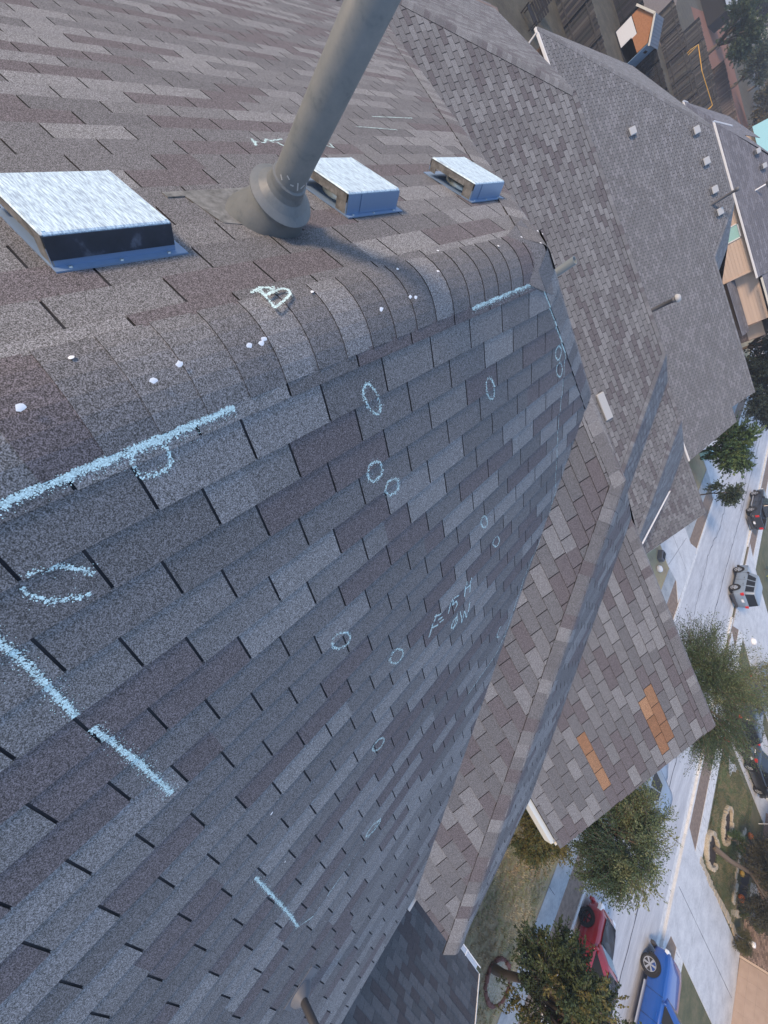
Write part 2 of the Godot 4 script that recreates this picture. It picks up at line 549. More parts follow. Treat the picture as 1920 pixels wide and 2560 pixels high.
# front is -z; o: L, hw, h, r, wb0/wb1 axle places, deck = [[z, hw, ybottom, ytop]...], cab = [base z0, base z1, belt, roof z0, roof z1, half base, half roof], windows = [[t0, t1]...]
func vehicle(car: Node3D, o: Dictionary) -> void:
	var st := S(true)
	var secs := []
	for d in o.deck: secs.append(section(d[0], d[1], d[2], d[3], o.get("round", 0.1)))
	loft(st, secs)
	done(st, o.paint, "body", car)
	var c: Array = o.cab
	st = S(true)
	var cs := []
	for i in 7:
		var t: float = [0.0, 0.3, 0.62, 0.86, 0.95, 1.0, 1.0][i]
		var y: float = lerpf(c[2] - 0.05, o.h, t) - (0.02 if i == 4 else 0.0)
		var hb: float = lerpf(c[5], c[6], t) - (0.03 if i == 5 else 0.0)
		var z0: float = lerpf(c[0], c[3], t) + (0.05 if i >= 5 else 0.0)
		var z1: float = lerpf(c[1], c[4], t) - (0.05 if i >= 5 else 0.0)
		if i == 6:
			hb *= 0.5; z0 = lerpf(z0, z1, 0.2); z1 = lerpf(z0, z1, 0.8); y += 0.03
		var k := 0.12
		cs.append([Vector3(hb - k, y, z0 - 0.03), Vector3(hb, y, z0 + k), Vector3(hb, y, z1 - k), Vector3(hb - k, y, z1), Vector3(-hb + k, y, z1), Vector3(-hb, y, z1 - k), Vector3(-hb, y, z0 + k), Vector3(-hb + k, y, z0 - 0.03)])
	loft(st, cs)
	done(st, o.get("top", o.paint), "cab", car)
	var g: Material = o.get("glass", M.glass)
	var lv := func(t: float, s: float, z: float, out: float) -> Vector3: return Vector3(s * (lerpf(c[5], c[6], t) + out), lerpf(c[2] - 0.05, o.h, t), lerpf(lerpf(c[0], c[3], t), lerpf(c[1], c[4], t), z))
	# glass: screen, back light, side windows
	for e in [0, 1]:
		st = S()
		var a: Vector3 = lv.call(0.1, 1, e, -0.14); var b: Vector3 = lv.call(0.88, 1, e, -0.12)
		var dz := Vector3(0, 0.004, -0.036 if e == 0 else 0.008)
		a += dz; b += dz
		var a2 := Vector3(-a.x, a.y, a.z); var b2 := Vector3(-b.x, b.y, b.z)
		if e == 0: quad(st, a, b, b2, a2)
		else: quad(st, a2, b2, b, a)
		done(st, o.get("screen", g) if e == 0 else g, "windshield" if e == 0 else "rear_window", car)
	for s in [-1, 1]:
		for w in o.windows:
			st = S()
			quad(st, lv.call(0.12, s, w[0], 0.007), lv.call(0.12, s, w[1], 0.007), lv.call(0.86, s, w[3], 0.007), lv.call(0.86, s, w[2], 0.007))
			done(st, g, "side_window", car)
	var hw: float = o.hw
	for zz in o.axles:
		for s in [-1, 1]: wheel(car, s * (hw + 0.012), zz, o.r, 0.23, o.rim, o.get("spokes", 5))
	var f: float = o.deck[0][0]; var r: float = o.deck[-1][0]
	for s in [-1, 1]:
		st = S()
		cbox(st, Transform3D(Basis(), Vector3(s * hw * 0.74, o.light_y, f + 0.1)), Vector3(hw * 0.36, 0.15, 0.3), 0.03)
		done(st, M.lamp, "headlight", car)
		st = S()
		cbox(st, Transform3D(Basis(), Vector3(s * hw * 0.83, o.get("tail_y", o.light_y), r - 0.06)), Vector3(hw * 0.24, o.get("tail_h", 0.16), 0.2), 0.02)
		done(st, M.tail, "taillight", car)
		st = S(true)
		lathe(st, [Vector2(0, -0.08), Vector2(0.06, -0.07), Vector2(0.075, 0), Vector2(0.06, 0.07), Vector2(0, 0.08)], Transform3D(Basis(Vector3(1.5, 0, 0), Vector3(0, 1, 0), Vector3(0, 0, 0.8)), Vector3(s * (c[5] + 0.1), c[2] + 0.06, c[0] + 0.35)), 10)
		done(st, o.get("mirror", o.paint), "mirror", car)
		st = S()
		for hz in o.get("handles", [0.1]):
			box(st, Transform3D(Basis(), Vector3(s * (hw + 0.004), c[2] - 0.16, hz)), Vector3(0.03, 0.03, 0.16))
		done(st, o.get("mirror", o.paint), "door_handle", car)
	for e in [f, r]:
		st = S()
		cbox(st, Transform3D(Basis(), Vector3(0, 0.3, e + (0.02 if e == f else -0.02))), Vector3(hw * 1.78, 0.2, 0.16), 0.04)
		done(st, o.get("bumper", M.trim), "bumper", car)
	st = S()
	box(st, Transform3D(Basis(), Vector3(0, o.get("plate_y", 0.75), r + 0.018)), Vector3(0.32, 0.16, 0.015))
	done(st, M.white, "license_plate", car)
	# door seams
	for s in [-1, 1]:
		for zz in o.get("seams", []):
			st = S()
			box(st, Transform3D(Basis(), Vector3(s * (hw - 0.002), lerpf(0.32, c[2], 0.5), zz)), Vector3(0.012, c[2] - 0.4, 0.012))
			done(st, M.black, "door_seam", car)

# ------------------------------------------------------------------ trees
func leaf_mesh(l: float, w: float) -> ArrayMesh:
	var st := S()
	quad(st, Vector3(0, 0, 0), Vector3(w / 2, l * 0.12, l * 0.45), Vector3(0, 0, l), Vector3(-w / 2, l * 0.12, l * 0.45))
	st.generate_normals()
	return st.commit()

# sprays of leaves on bending twigs that grow from limbs; shape gives reach by direction
func tree(t: Node3D, o: Dictionary) -> void:
	var r := RandomNumberGenerator.new()
	r.seed = o.seed
	var trunk := S(true)
	var h: float = o.h
	var R: Vector3 = o.reach
	var cen: Vector3 = o.get("centre", Vector3(0, h - R.y, 0))
	var lean: Vector3 = Vector3(cen.x, 0, cen.z)
	var tr: float = o.get("trunk", 0.16)
	var fork: Vector3 = Vector3(0, maxf(cen.y - R.y * 0.75, 0.5), 0) + lean * 0.5
	tube(trunk, [Vector3(0, -0.1, 0), Vector3(0, 0.15, 0), fork * 0.5 + Vector3(r.randf_range(-0.1, 0.1), 0, r.randf_range(-0.1, 0.1)), fork], [tr * 1.5, tr * 1.1, tr * 0.9, tr * 0.8], 9)
	var subs := []
	for i in o.get("limbs", 16):
		var d := Vector3(r.randfn(), r.randf_range(-0.35, 1.1), r.randfn()).normalized()
		var e := cen + d * R * r.randf_range(0.45, 0.8)
		var m := fork.lerp(e, 0.5) + Vector3(0, R.y * 0.12, 0)
		tube(trunk, [fork, m, e], [tr * 0.5, tr * 0.3, tr * 0.1], 6)
		for k in o.get("subs", 4):
			var at: Vector3 = m.lerp(e, r.randf_range(0.1, 1.0))
			var sd := (d + Vector3(r.randfn(), r.randfn() * 0.7, r.randfn()) * 0.75).normalized()
			var se := at + sd * (R.x + R.y + R.z) / 3.0 * r.randf_range(0.25, 0.55)
			var rel := (se - cen) / R
			if rel.length() > 1.0: se = cen + rel.normalized() * R
			tube(trunk, [at, se], [tr * 0.1, tr * 0.04], 4)
			subs.append([at, se, r.randfn() * 0.16])
	done(trunk, o.get("bark", M.bark), "trunk", t)
	var xs: Array[Transform3D] = []
	var cols: Array[Color] = []
	var pal: Array = o.pal
	var ls: float = o.get("leaf", 0.09)
	var droop: float = o.get("droop", 0.2)
	var tw: float = o.get("twig", 0.7)
	var per: int = o.get("per", 26)
	var twigs := S()
	var lump := FastNoiseLite.new()
	lump.seed = o.seed
	lump.frequency = o.get("lump", 0.35)
	var rm := (R.x * R.z + R.x * R.y + R.y * R.z) / 3.0
	var want := float(o.get("cover", 2.8)) * 4.0 * PI * rm / (ls * ls * float(o.get("slim", 0.45)) * 0.5)
	for i in int(minf(want, 130000.0) / per):
		var sb: Array = subs[r.randi() % subs.size()]
		var tt := pow(r.randf(), 0.6)
		var rad: float = R.x * o.get("clump", 0.1)
		var p: Vector3 = (sb[0] as Vector3).lerp(sb[1], tt) + Vector3(r.randfn(), r.randfn(), r.randfn()) * rad
		var ln := lump.get_noise_3dv(p)
		var d := ((sb[1] as Vector3) - (sb[0] as Vector3)).normalized() + (p - cen).normalized() * 0.5
		var dir: Vector3 = (d + Vector3(r.randfn(), r.randfn(), r.randfn()) * 0.5 + Vector3(0, o.get("rise", 0.3), 0)).normalized()
		var q := p
		var base: Color = pal[clampi(int((ln * 0.7 + 0.45 + sb[2] + r.randfn() * 0.14 + clampf((p.y - cen.y) / R.y, -1, 1) * 0.12) * pal.size()), 0, pal.size() - 1)]
		var n := int(per * r.randf_range(0.6, 1.2))
		var L := tw * r.randf_range(0.5, 1.3)
		var pts := [p]
		for k in n:
			dir = (dir + Vector3(0, -droop / n * 2.2, 0)).normalized()
			q += dir * L / n
			if k % 6 == 5: pts.append(q)
			var ld := (dir + Vector3(r.randfn(), r.randfn() * 0.7, r.randfn()) * 0.75).normalized()
			var ax := ld.cross(Vector3(r.randfn(), r.randfn(), r.randfn())).normalized()
			var s := r.randf_range(0.7, 1.3)
			xs.append(Transform3D(Basis(ax, ld.cross(ax).normalized(), ld) * Basis.from_scale(Vector3(s, s, s)), q + Vector3(r.randfn(), r.randfn(), r.randfn()) * tw * 0.05))
			cols.append(base * r.randf_range(0.75, 1.25))
		if pts.size() > 1 and i % 2 == 0:
			var rr := []
			for k in pts.size(): rr.append(lerpf(0.008, 0.003, float(k) / pts.size()))
			tube(twigs, pts, rr, 3)
	done(twigs, o.get("bark", M.bark), "twigs", t).set_meta("kind", "stuff")
	var mm := MultiMesh.new()
	mm.transform_format = MultiMesh.TRANSFORM_3D
	mm.use_colors = true
	mm.mesh = leaf_mesh(ls, ls * o.get("slim", 0.45))
	mm.instance_count = xs.size()
	for i in xs.size():
		mm.set_instance_transform(i, xs[i])
		mm.set_instance_color(i, cols[i])
	var c := MultiMeshInstance3D.new()
	c.multimesh = mm
	c.material_override = M.leaf
	c.set_meta("kind", "stuff")
	put(t, c, "crown")

# tufts over a rectangle in a given frame
func grass(called: String, label: String, x: Transform3D, poly: PackedVector2Array, n: int, y: float, pal: Array, seed_: int, hgt := 0.07) -> void:
	var r := RandomNumberGenerator.new()
	r.seed = seed_
	var lo := Vector2(1e9, 1e9); var hi := Vector2(-1e9, -1e9)
	for p in poly: lo = lo.min(p); hi = hi.max(p)
	var st := S()
	for k in 5:
		var a := TAU * k / 5 + 0.3
		var o := Vector3(cos(a), 0, sin(a)) * 0.02
		var s := Vector3(-sin(a), 0, cos(a)) * 0.009
		tri(st, o - s, o + s, o * 3.2 + Vector3(0, hgt * (0.7 + 0.1 * k), 0))
	st.generate_normals()
	var lump := FastNoiseLite.new()
	lump.seed = seed_
	lump.frequency = 0.22
	lump.fractal_octaves = 4
	var xs: Array[Transform3D] = []
	var cols: Array[Color] = []
	for i in n:
		var p := Vector2(r.randf_range(lo.x, hi.x), r.randf_range(lo.y, hi.y))
		if not Geometry2D.is_point_in_polygon(p, poly): continue
		if called == "garden_grass" and (Vector2((p.x - 36.0) / 0.9, (p.y + 19.5) / 1.4).length() < 1 or Vector2((p.x - 34.3) / 1.15, (p.y + 16.6) / 1.1).length() < 1): continue
		var l := lump.get_noise_2dv(p)
		var c: Color = pal[clampi(int((l * 1.3 + 0.5 + r.randfn() * 0.13) * pal.size()), 0, pal.size() - 1)]
		var s := r.randf_range(0.6, 1.4)
		xs.append(x * Transform3D(Basis(Vector3.UP, r.randf() * TAU).scaled(Vector3(s * 1.3, s, s * 1.3)), Vector3(p.x, y, p.y)))
		cols.append(c * r.randf_range(0.75, 1.25))
	var mm := MultiMesh.new()
	mm.transform_format = MultiMesh.TRANSFORM_3D
	mm.use_colors = true
	mm.mesh = st.commit()
	mm.instance_count = xs.size()
	for i in xs.size():
		mm.set_instance_transform(i, xs[i])
		mm.set_instance_color(i, cols[i])
	var o := MultiMeshInstance3D.new()
	o.multimesh = mm
	o.material_override = M.leaf
	put(self, o, called)
	tag(o, label, "grass")
	o.set_meta("kind", "stuff")

# ------------------------------------------------------------------ small builders
func hood_vent(house: Node, f: Array, at: Vector3, size := Vector3(0.375, 0.09, 0.36), painted := false) -> void:
	# local x across the slope (towards -z on the back slope), y out of the roof, z down the slope
	var x := Transform3D(Basis(f[0], f[2], f[1]), at)
	var w := size.x / 2; var h := size.y; var l := size.z / 2
	var st := S()
	# lid with turned-down edges, open on the near side
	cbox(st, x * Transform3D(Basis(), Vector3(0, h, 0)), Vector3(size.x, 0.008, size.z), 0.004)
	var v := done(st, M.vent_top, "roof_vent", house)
	st = S()
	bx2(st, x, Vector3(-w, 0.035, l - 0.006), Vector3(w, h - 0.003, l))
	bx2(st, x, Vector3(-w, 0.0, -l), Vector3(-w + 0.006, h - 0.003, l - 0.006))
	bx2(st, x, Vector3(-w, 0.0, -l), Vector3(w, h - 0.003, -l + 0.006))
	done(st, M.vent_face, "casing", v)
	st = S()
	bx2(st, x, Vector3(w - 0.006, h - 0.035, -l), Vector3(w, h - 0.001, l))
	bx2(st, x, Vector3(w - 0.006, 0.012, -l), Vector3(w - 0.001, h - 0.03, -l + 0.07))
	bx2(st, x, Vector3(w - 0.006, 0.03, l - 0.05), Vector3(w - 0.001, h - 0.03, l))
	done(st, M.vent_side, "louver_lip", v)
	st = S()
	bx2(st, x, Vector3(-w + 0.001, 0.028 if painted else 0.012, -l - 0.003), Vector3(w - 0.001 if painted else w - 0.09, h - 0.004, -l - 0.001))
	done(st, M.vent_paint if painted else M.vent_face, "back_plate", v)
	st = S()
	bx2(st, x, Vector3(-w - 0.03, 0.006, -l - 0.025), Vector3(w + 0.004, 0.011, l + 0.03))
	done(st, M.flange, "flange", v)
	for q in [[-w + 0.03, -l - 0.012], [0.0, -l - 0.014], [w - 0.04, -l - 0.012], [-w - 0.015, 0.0], [-w - 0.015, l - 0.03]]:
		st = S(true)
		lathe(st, [Vector2(0.006, 0.011), Vector2(0.0055, 0.014), Vector2(0.0, 0.015)], x * Transform3D(Basis(), Vector3(q[0], 0, q[1])), 8)
		done(st, M.zinc, "screw", v)
	st = S()
	for e in [-1, 1]:
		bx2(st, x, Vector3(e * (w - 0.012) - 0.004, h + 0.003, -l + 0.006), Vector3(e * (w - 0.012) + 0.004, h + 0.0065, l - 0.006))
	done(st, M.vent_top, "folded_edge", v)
	st = S(true)
	lathe(st, [Vector2(0.125, 0.0), Vector2(0.125, h - 0.03), Vector2(0.115, h - 0.03), Vector2(0.115, 0.0)], x, 24)
	done(st, M.zinc, "throat", v)

func bx2(st: SurfaceTool, x: Transform3D, a: Vector3, b: Vector3) -> void:
	box(st, x * Transform3D(Basis(), (a + b) / 2), (b - a).abs())

func far_vent(house: Node, at: Vector3) -> void:
	var f := frame("S", PF)
	var x := Transform3D(Basis(f[0], f[2], f[1]), at)
	var st := S()
	cbox(st, x, Vector3(0.34, 0.13, 0.42), 0.02)
	var v := done(st, M.vent_grey, "roof_vent", house)
	st = S()
	cbox(st, x * Transform3D(Basis(), Vector3(0, 0.13, -0.02)), Vector3(0.36, 0.05, 0.42), 0.02)
	done(st, M.vent_pale, "vent_lid", v)

func fence(label: String, a: Vector3, b: Vector3, h: float, pal: Array, group := "") -> void:
	var t := thing("board_fence", label, "fence", a, 0.0, group)
	var d := b - a
	var n := int(d.length() / 0.15)
	var dir := d.normalized()
	var side := dir.cross(Vector3.UP)
	var st := S()
	for i in n:
		var c: Color = pal[rng.randi() % pal.size()] * rng.randf_range(0.7, 1.25)
		var hh := h + rng.randf_range(-0.04, 0.04)
		var p := dir * 0.15 * (i + 0.5) + side * rng.randf_range(-0.008, 0.008)
		box(st, Transform3D(Basis(dir, Vector3.UP, -side), p + Vector3(0, hh / 2, 0)), Vector3(0.138, hh, 0.02), c)
	done(st, M.wood, "boards", t).set_meta("kind", "stuff")
	for y in [0.35, h - 0.3]:
		st = S()
		bar(st, side * 0.04 + Vector3(0, y, 0), d + side * 0.04 + Vector3(0, y, 0), 0.04, 0.09, Vector3.UP, pal[0])
		done(st, M.wood, "rail", t)
	for i in int(d.length() / 2.4) + 1:
		st = S()
		box(st, Transform3D(Basis(), dir * 2.4 * i + side * 0.08 + Vector3(0, h / 2, 0)), Vector3(0.09, h, 0.09), pal[0])
		done(st, M.wood, "post", t)

func stones(t: Node, pts: Array, s: Vector3, m: Material, called := "stone") -> void:
	for p in pts:
		var st := S()
		var k := s * rng.randf_range(0.75, 1.2)
		cbox(st, Transform3D(Basis(Vector3.UP, p[2] + rng.randf_range(-0.3, 0.3)), Vector3(p[0], k.y / 2, p[1])), k, 0.03)
		done(st, m, called, t)

func pumpkin(label: String, at: Vector3, r: float, m: Material) -> void:
	var t := thing("pumpkin", label, "pumpkin", at, rng.randf(), "pumpkins set out along the edging stones")
	var st := S(true)
	var rows := []
	for i in 9:
		var a := PI * i / 8.0
		var ring_ := []
		for k in 24:
			var b := TAU * k / 24
			var rr := r * sin(a) * (1.0 - 0.08 * pow(absf(cos(b * 4)), 4)) + 0.001
			ring_.append(Vector3(cos(b) * rr, r * 0.78 * (1 - cos(a)) * 0.98 - r * 0.1 * exp(-pow((a - PI) * 3, 2)), sin(b) * rr))
		rows.append(ring_)
	for i in 8:
		for k in 24: quad(st, rows[i][k], rows[i + 1][k], rows[i + 1][(k + 1) % 24], rows[i][(k + 1) % 24])
	done(st, m, "body", t)
	st = S()
	tube(st, [Vector3(0, r * 1.4, 0), Vector3(0.01, r * 1.62, 0), Vector3(0.05, r * 1.8, 0.01)], [r * 0.16, r * 0.1, r * 0.09], 6)
	done(st, M.bark, "stem", t)

func seam(called: String, pts: Array, w: float, x: Transform3D, parent: Node, m: Material, wob := 0.05) -> void:
	var st := S()
	var prev := []
	for i in pts.size() - 1:
		var a := Vector2(pts[i][0], pts[i][1]); var b := Vector2(pts[i + 1][0], pts[i + 1][1])
		var n := maxi(2, int(a.distance_to(b) / 0.5))
		for k in n:
			var p := a.lerp(b, float(k) / n) + Vector2(rng.randf_range(-wob, wob), rng.randf_range(-wob, wob) * 0.5)
			var s := (b - a).orthogonal().normalized() * w * rng.randf_range(0.35, 0.7)
			var q := [x * Vector3(p.x - s.x, 0.005, p.y - s.y), x * Vector3(p.x + s.x, 0.005, p.y + s.y)]
			if prev.size() > 0: quad(st, prev[0], prev[1], q[1], q[0])
			prev = q
	done(st, m, called, parent)

func wall_bricks(house: Node, a: Vector3, b: Vector3, h: float, out: Vector3) -> void:
	var st := S()
	var d := (b - a).normalized()
	var L := a.distance_to(b)
	var bk := Transform3D(Basis(d, Vector3.UP, d.cross(Vector3.UP)), Vector3.ZERO)
	for r in int(h / 0.08):
		for k in int(L / 0.22):
			var p := a + d * (0.22 * k + (0.11 if r % 2 else 0.0) + 0.1) + Vector3(0, 0.08 * r + 0.04, 0) + out * 0.01
			var g := rng.randf_range(0.6, 1.3)
			box(st, Transform3D(bk.basis, p), Vector3(0.205, 0.066, 0.03), Color(0.27, 0.2, 0.17) * g)
	done(st, M.wood, "bricks", house).set_meta("kind", "stuff")

func siding(house: Node, called: String, a: Vector3, b: Vector3, y0: float, y1: float, out: Vector3) -> void:
	var st := S()
	var n := int((y1 - y0) / 0.2)
	for i in n:
		var y := y0 + (y1 - y0) * i / n
		var g := rng.randf_range(0.94, 1.04)
		var hh := (y1 - y0) / n
		var p := Vector3(a.x, y, a.z); var q := Vector3(b.x, y, b.z)
		quad(st, p + out * 0.022, q + out * 0.022, q + Vector3(0, hh, 0) + out * 0.004, p + Vector3(0, hh, 0) + out * 0.004, Color(g, g, g))
		quad(st, p, q, q + out * 0.022, p + out * 0.022, Color(g, g, g))
	done(st, M.tan, called, house).set_meta("kind", "stuff")

func hull(house: Node, called: String, pts: Array, y0: float, y1: float, m: Material) -> MeshInstance3D:
	var st := S()
	var p := PackedVector2Array()
	for q in pts: p.append(Vector2(q[0], q[1]))
	slab(st, p, y0, y1)
	return done(st, m, called, house)

# ------------------------------------------------------------------ the scene
func _ready() -> void:
	rng.seed = 20251017
	var cam := Camera3D.new()
	cam.name = "camera"
	cam.transform = Transform3D(Basis(UPV, -RX, -FW), eye)
	cam.fov = 106.08
	cam.near = 0.05
	cam.far = 1500.0
	add_child(cam)
	cam.current = true
	var env := Environment.new()
	env.background_mode = Environment.BG_SKY
	var sky := Sky.new()
	var sm := ProceduralSkyMaterial.new()
	sm.sky_top_color = Color(0.60, 0.73, 0.92)
	sm.sky_horizon_color = Color(0.86, 0.89, 0.93)
	sm.sky_curve = 0.25
	sm.ground_bottom_color = Color(0.35, 0.35, 0.34)
	sm.ground_horizon_color = Color(0.7, 0.74, 0.78)
	sm.sky_energy_multiplier = 0.78
	sm.sun_angle_max = 30.0
	sky.sky_material = sm
	env.sky = sky
	env.ambient_light_source = Environment.AMBIENT_SOURCE_SKY
	env.tonemap_mode = Environment.TONE_MAPPER_LINEAR
	env.tonemap_exposure = 2.3
	env.sdfgi_enabled = true
	env.ssao_enabled = true
	env.ssil_enabled = true
	var we := WorldEnvironment.new()
	we.name = "world_environment"
	we.environment = env
	add_child(we)
	var sun := DirectionalLight3D.new()
	sun.name = "sun"
	sun.light_energy = 0.5
	sun.light_color = Color(1.0, 0.89, 0.77)
	sun.light_angular_distance = 14.0
	sun.shadow_enabled = true
	add_child(sun)
	sun.look_at_from_position(Vector3(-7.2, 4.6, 5.4), Vector3.ZERO)
	env.fog_enabled = true
	env.fog_density = 0.0009
	env.fog_light_color = Color(0.78, 0.81, 0.86)
	materials()
	setting()
	main_house()
	next_house()
	third_house()
	fourth_house()
	across()
	backyards()
	cars()
	trees()
	yard_things()

func materials() -> void:
	M.shingle = tri_mat(granules(1024, 5), 1.25, 0.95)
	M.shingle.vertex_color_use_as_albedo = true
	M.felt = mat(lin(0.022, 0.022, 0.026), 0.95)
	M.chalk = mat(lin(0.78, 0.99, 0.96), 0.9)
	M.chalk.vertex_color_use_as_albedo = true
	M.white = mat(lin(0.8, 0.8, 0.8), 0.6)
	M.cream = mat(lin(0.70, 0.68, 0.60), 0.6)
	M.trim = mat(lin(0.05, 0.05, 0.055), 0.5)
	M.black = mat(lin(0.012, 0.012, 0.014), 0.7)
	M.rubber = mat(lin(0.018, 0.018, 0.02), 0.75)
	M.glass = mat(lin(0.012, 0.016, 0.022), 0.06)
	M.glass.clearcoat_enabled = true
	M.lamp = mat(lin(0.7, 0.74, 0.78), 0.12)
	M.tail = mat(lin(0.55, 0.02, 0.02), 0.2)
	M.leaf = mat(Color.WHITE, 0.75)
	M.leaf.vertex_color_use_as_albedo = true
	M.leaf.backlight_enabled = true
	M.leaf.backlight = Color(0.35, 0.4, 0.25)
	M.bark = mat(lin(0.12, 0.095, 0.075), 0.95)
	M.wood = mat(Color.WHITE, 0.9)
	M.wood.vertex_color_use_as_albedo = true
	M.tan = mat(lin(0.60, 0.46, 0.36), 0.8)
	M.tan.vertex_color_use_as_albedo = true
	M.brick = tri_mat(paint(512, [Color(0.16, 0.11, 0.09), Color(0.3, 0.22, 0.18)], [[0.05, 0.8]], 0.3, 31), 2.0)
	var galv := paint(512, [Color(0.30, 0.37, 0.44), Color(0.50, 0.62, 0.68), Color(0.72, 0.86, 0.9)], [[0.012, 0.5], [0.05, 1.3, 3]], 0.5, 41)  # pale cyan of reflected sky mixed into the galvanised tones
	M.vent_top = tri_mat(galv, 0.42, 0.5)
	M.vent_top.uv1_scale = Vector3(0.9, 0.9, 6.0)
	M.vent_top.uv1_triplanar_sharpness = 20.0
	M.vent_side = tri_mat(paint(256, [Color(0.10, 0.095, 0.085), Color(0.32, 0.31, 0.29)], [[0.02, 0.9], [0.08, 0.4]], 0.1, 43), 0.3, 0.45)
	M.vent_side.metallic = 0.3
	M.vent_face = mat(lin(0.20, 0.29, 0.43), 0.4, 0.35)  # blue sky reflection put into the bare metal colour
	M.vent_paint = tri_mat(paint(256, [Color(0.02, 0.024, 0.032), Color(0.024, 0.03, 0.04), Color(0.03, 0.036, 0.05), Color(0.12, 0.14, 0.18)], [[0.02, 0.9], [0.1, 0.3]], 0.05, 47), 0.5, 0.5)
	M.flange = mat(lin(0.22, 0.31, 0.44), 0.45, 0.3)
	M.zinc = mat(lin(0.50, 0.53, 0.50), 0.3, 0.8)
	M.vent_grey = mat(lin(0.13, 0.135, 0.15), 0.6)
	M.vent_pale = mat(lin(0.42, 0.42, 0.41), 0.6)
	M.pipe = tri_mat(paint(256, [Color(0.10, 0.11, 0.112), Color(0.135, 0.145, 0.145), Color(0.15, 0.157, 0.155), Color(0.165, 0.17, 0.168)], [[0.02, 0.8], [0.1, 0.4]], 0.12, 53), 0.4, 0.5)
	M.pvc = mat(lin(0.16, 0.18, 0.18), 0.5)
	M.road = tri_mat(paint(1024, [Color(0.35, 0.355, 0.37), Color(0.46, 0.465, 0.48), Color(0.57, 0.575, 0.58)], [[0.006, 0.7], [0.03, 0.5], [0.2, 0.25]], 0.25, 61), 14.0, 0.85)
	M.road.uv1_scale = Vector3(1.0 / 6.0, 1.0 / 6.0, 1.0 / 30.0)
	M.walk = tri_mat(paint(512, [Color(0.40, 0.41, 0.42), Color(0.52, 0.53, 0.54), Color(0.62, 0.63, 0.63)], [[0.01, 0.7], [0.06, 0.5]], 0.25, 67), 6.0, 0.85)
	M.walk_dark = tri_mat(paint(512, [Color(0.24, 0.265, 0.28), Color(0.32, 0.345, 0.36), Color(0.40, 0.42, 0.43)], [[0.01, 0.8], [0.06, 0.6]], 0.25, 71), 5.0, 0.85)  # darker, bluer concrete than the other walk
	M.kerb = tri_mat(paint(512, [Color(0.40, 0.40, 0.39), Color(0.60, 0.60, 0.59), Color(0.72, 0.72, 0.71)], [[0.02, 0.7], [0.1, 0.5]], 0.2, 73), 4.0, 0.85)
	M.tar = mat(lin(0.05, 0.055, 0.075), 0.8)
	M.lawn = tri_mat(paint(1024, [Color(0.22, 0.17, 0.11), Color(0.29, 0.23, 0.145), Color(0.34, 0.27, 0.165), Color(0.27, 0.25, 0.14), Color(0.40, 0.33, 0.21)], [[0.008, 0.8], [0.04, 0.5], [0.2, 0.4]], 0.35, 79), 9.0, 0.95)
	M.yard = tri_mat(paint(512, [Color(0.045, 0.04, 0.03), Color(0.075, 0.065, 0.045), Color(0.11, 0.095, 0.065)], [[0.01, 0.8], [0.06, 0.5]], 0.35, 85), 8.0, 0.95)
	M.green = tri_mat(paint(512, [Color(0.06, 0.07, 0.04), Color(0.10, 0.105, 0.055), Color(0.16, 0.135, 0.08)], [[0.01, 0.8], [0.06, 0.5]], 0.35, 83), 7.0, 0.95)
	M.dirt = tri_mat(paint(512, [Color(0.14, 0.105, 0.08), Color(0.21, 0.155, 0.12), Color(0.29, 0.22, 0.17)], [[0.02, 0.8], [0.1, 0.5]], 0.35, 89), 3.0, 0.95)
	M.red_dirt = mat(lin(0.20, 0.085, 0.05), 0.95)
	M.stone = tri_mat(paint(256, [Color(0.26, 0.22, 0.16), Color(0.40, 0.34, 0.25), Color(0.5, 0.45, 0.36)], [[0.03, 0.8]], 0.3, 97), 0.8)
	M.mulch = mat(lin(0.035, 0.026, 0.024), 0.95)
	M.orange = mat(lin(0.72, 0.16, 0.03), 0.5)
	M.gold = mat(lin(0.70, 0.38, 0.05), 0.5)
	M.red_brick = mat(lin(0.17, 0.075, 0.06), 0.9)
	M.garage = tri_mat(paint(256, [Color(0.36, 0.27, 0.215), Color(0.44, 0.335, 0.27)], [[0.02, 0.8]], 0.1, 101), 3.0, 0.7)
	M.tan_trim = mat(lin(0.55, 0.43, 0.34), 0.7)
	M.dark_wood = mat(lin(0.025, 0.026, 0.032), 0.85)
	M.blue_wall = mat(lin(0.17, 0.27, 0.38), 0.7)
	M.plywood = tri_mat(paint(256, [Color(0.36, 0.15, 0.07), Color(0.52, 0.25, 0.12)], [[0.03, 0.8]], 0.2, 103), 1.2, 0.8)
	M.teal = mat(lin(0.36, 0.62, 0.58), 0.6)

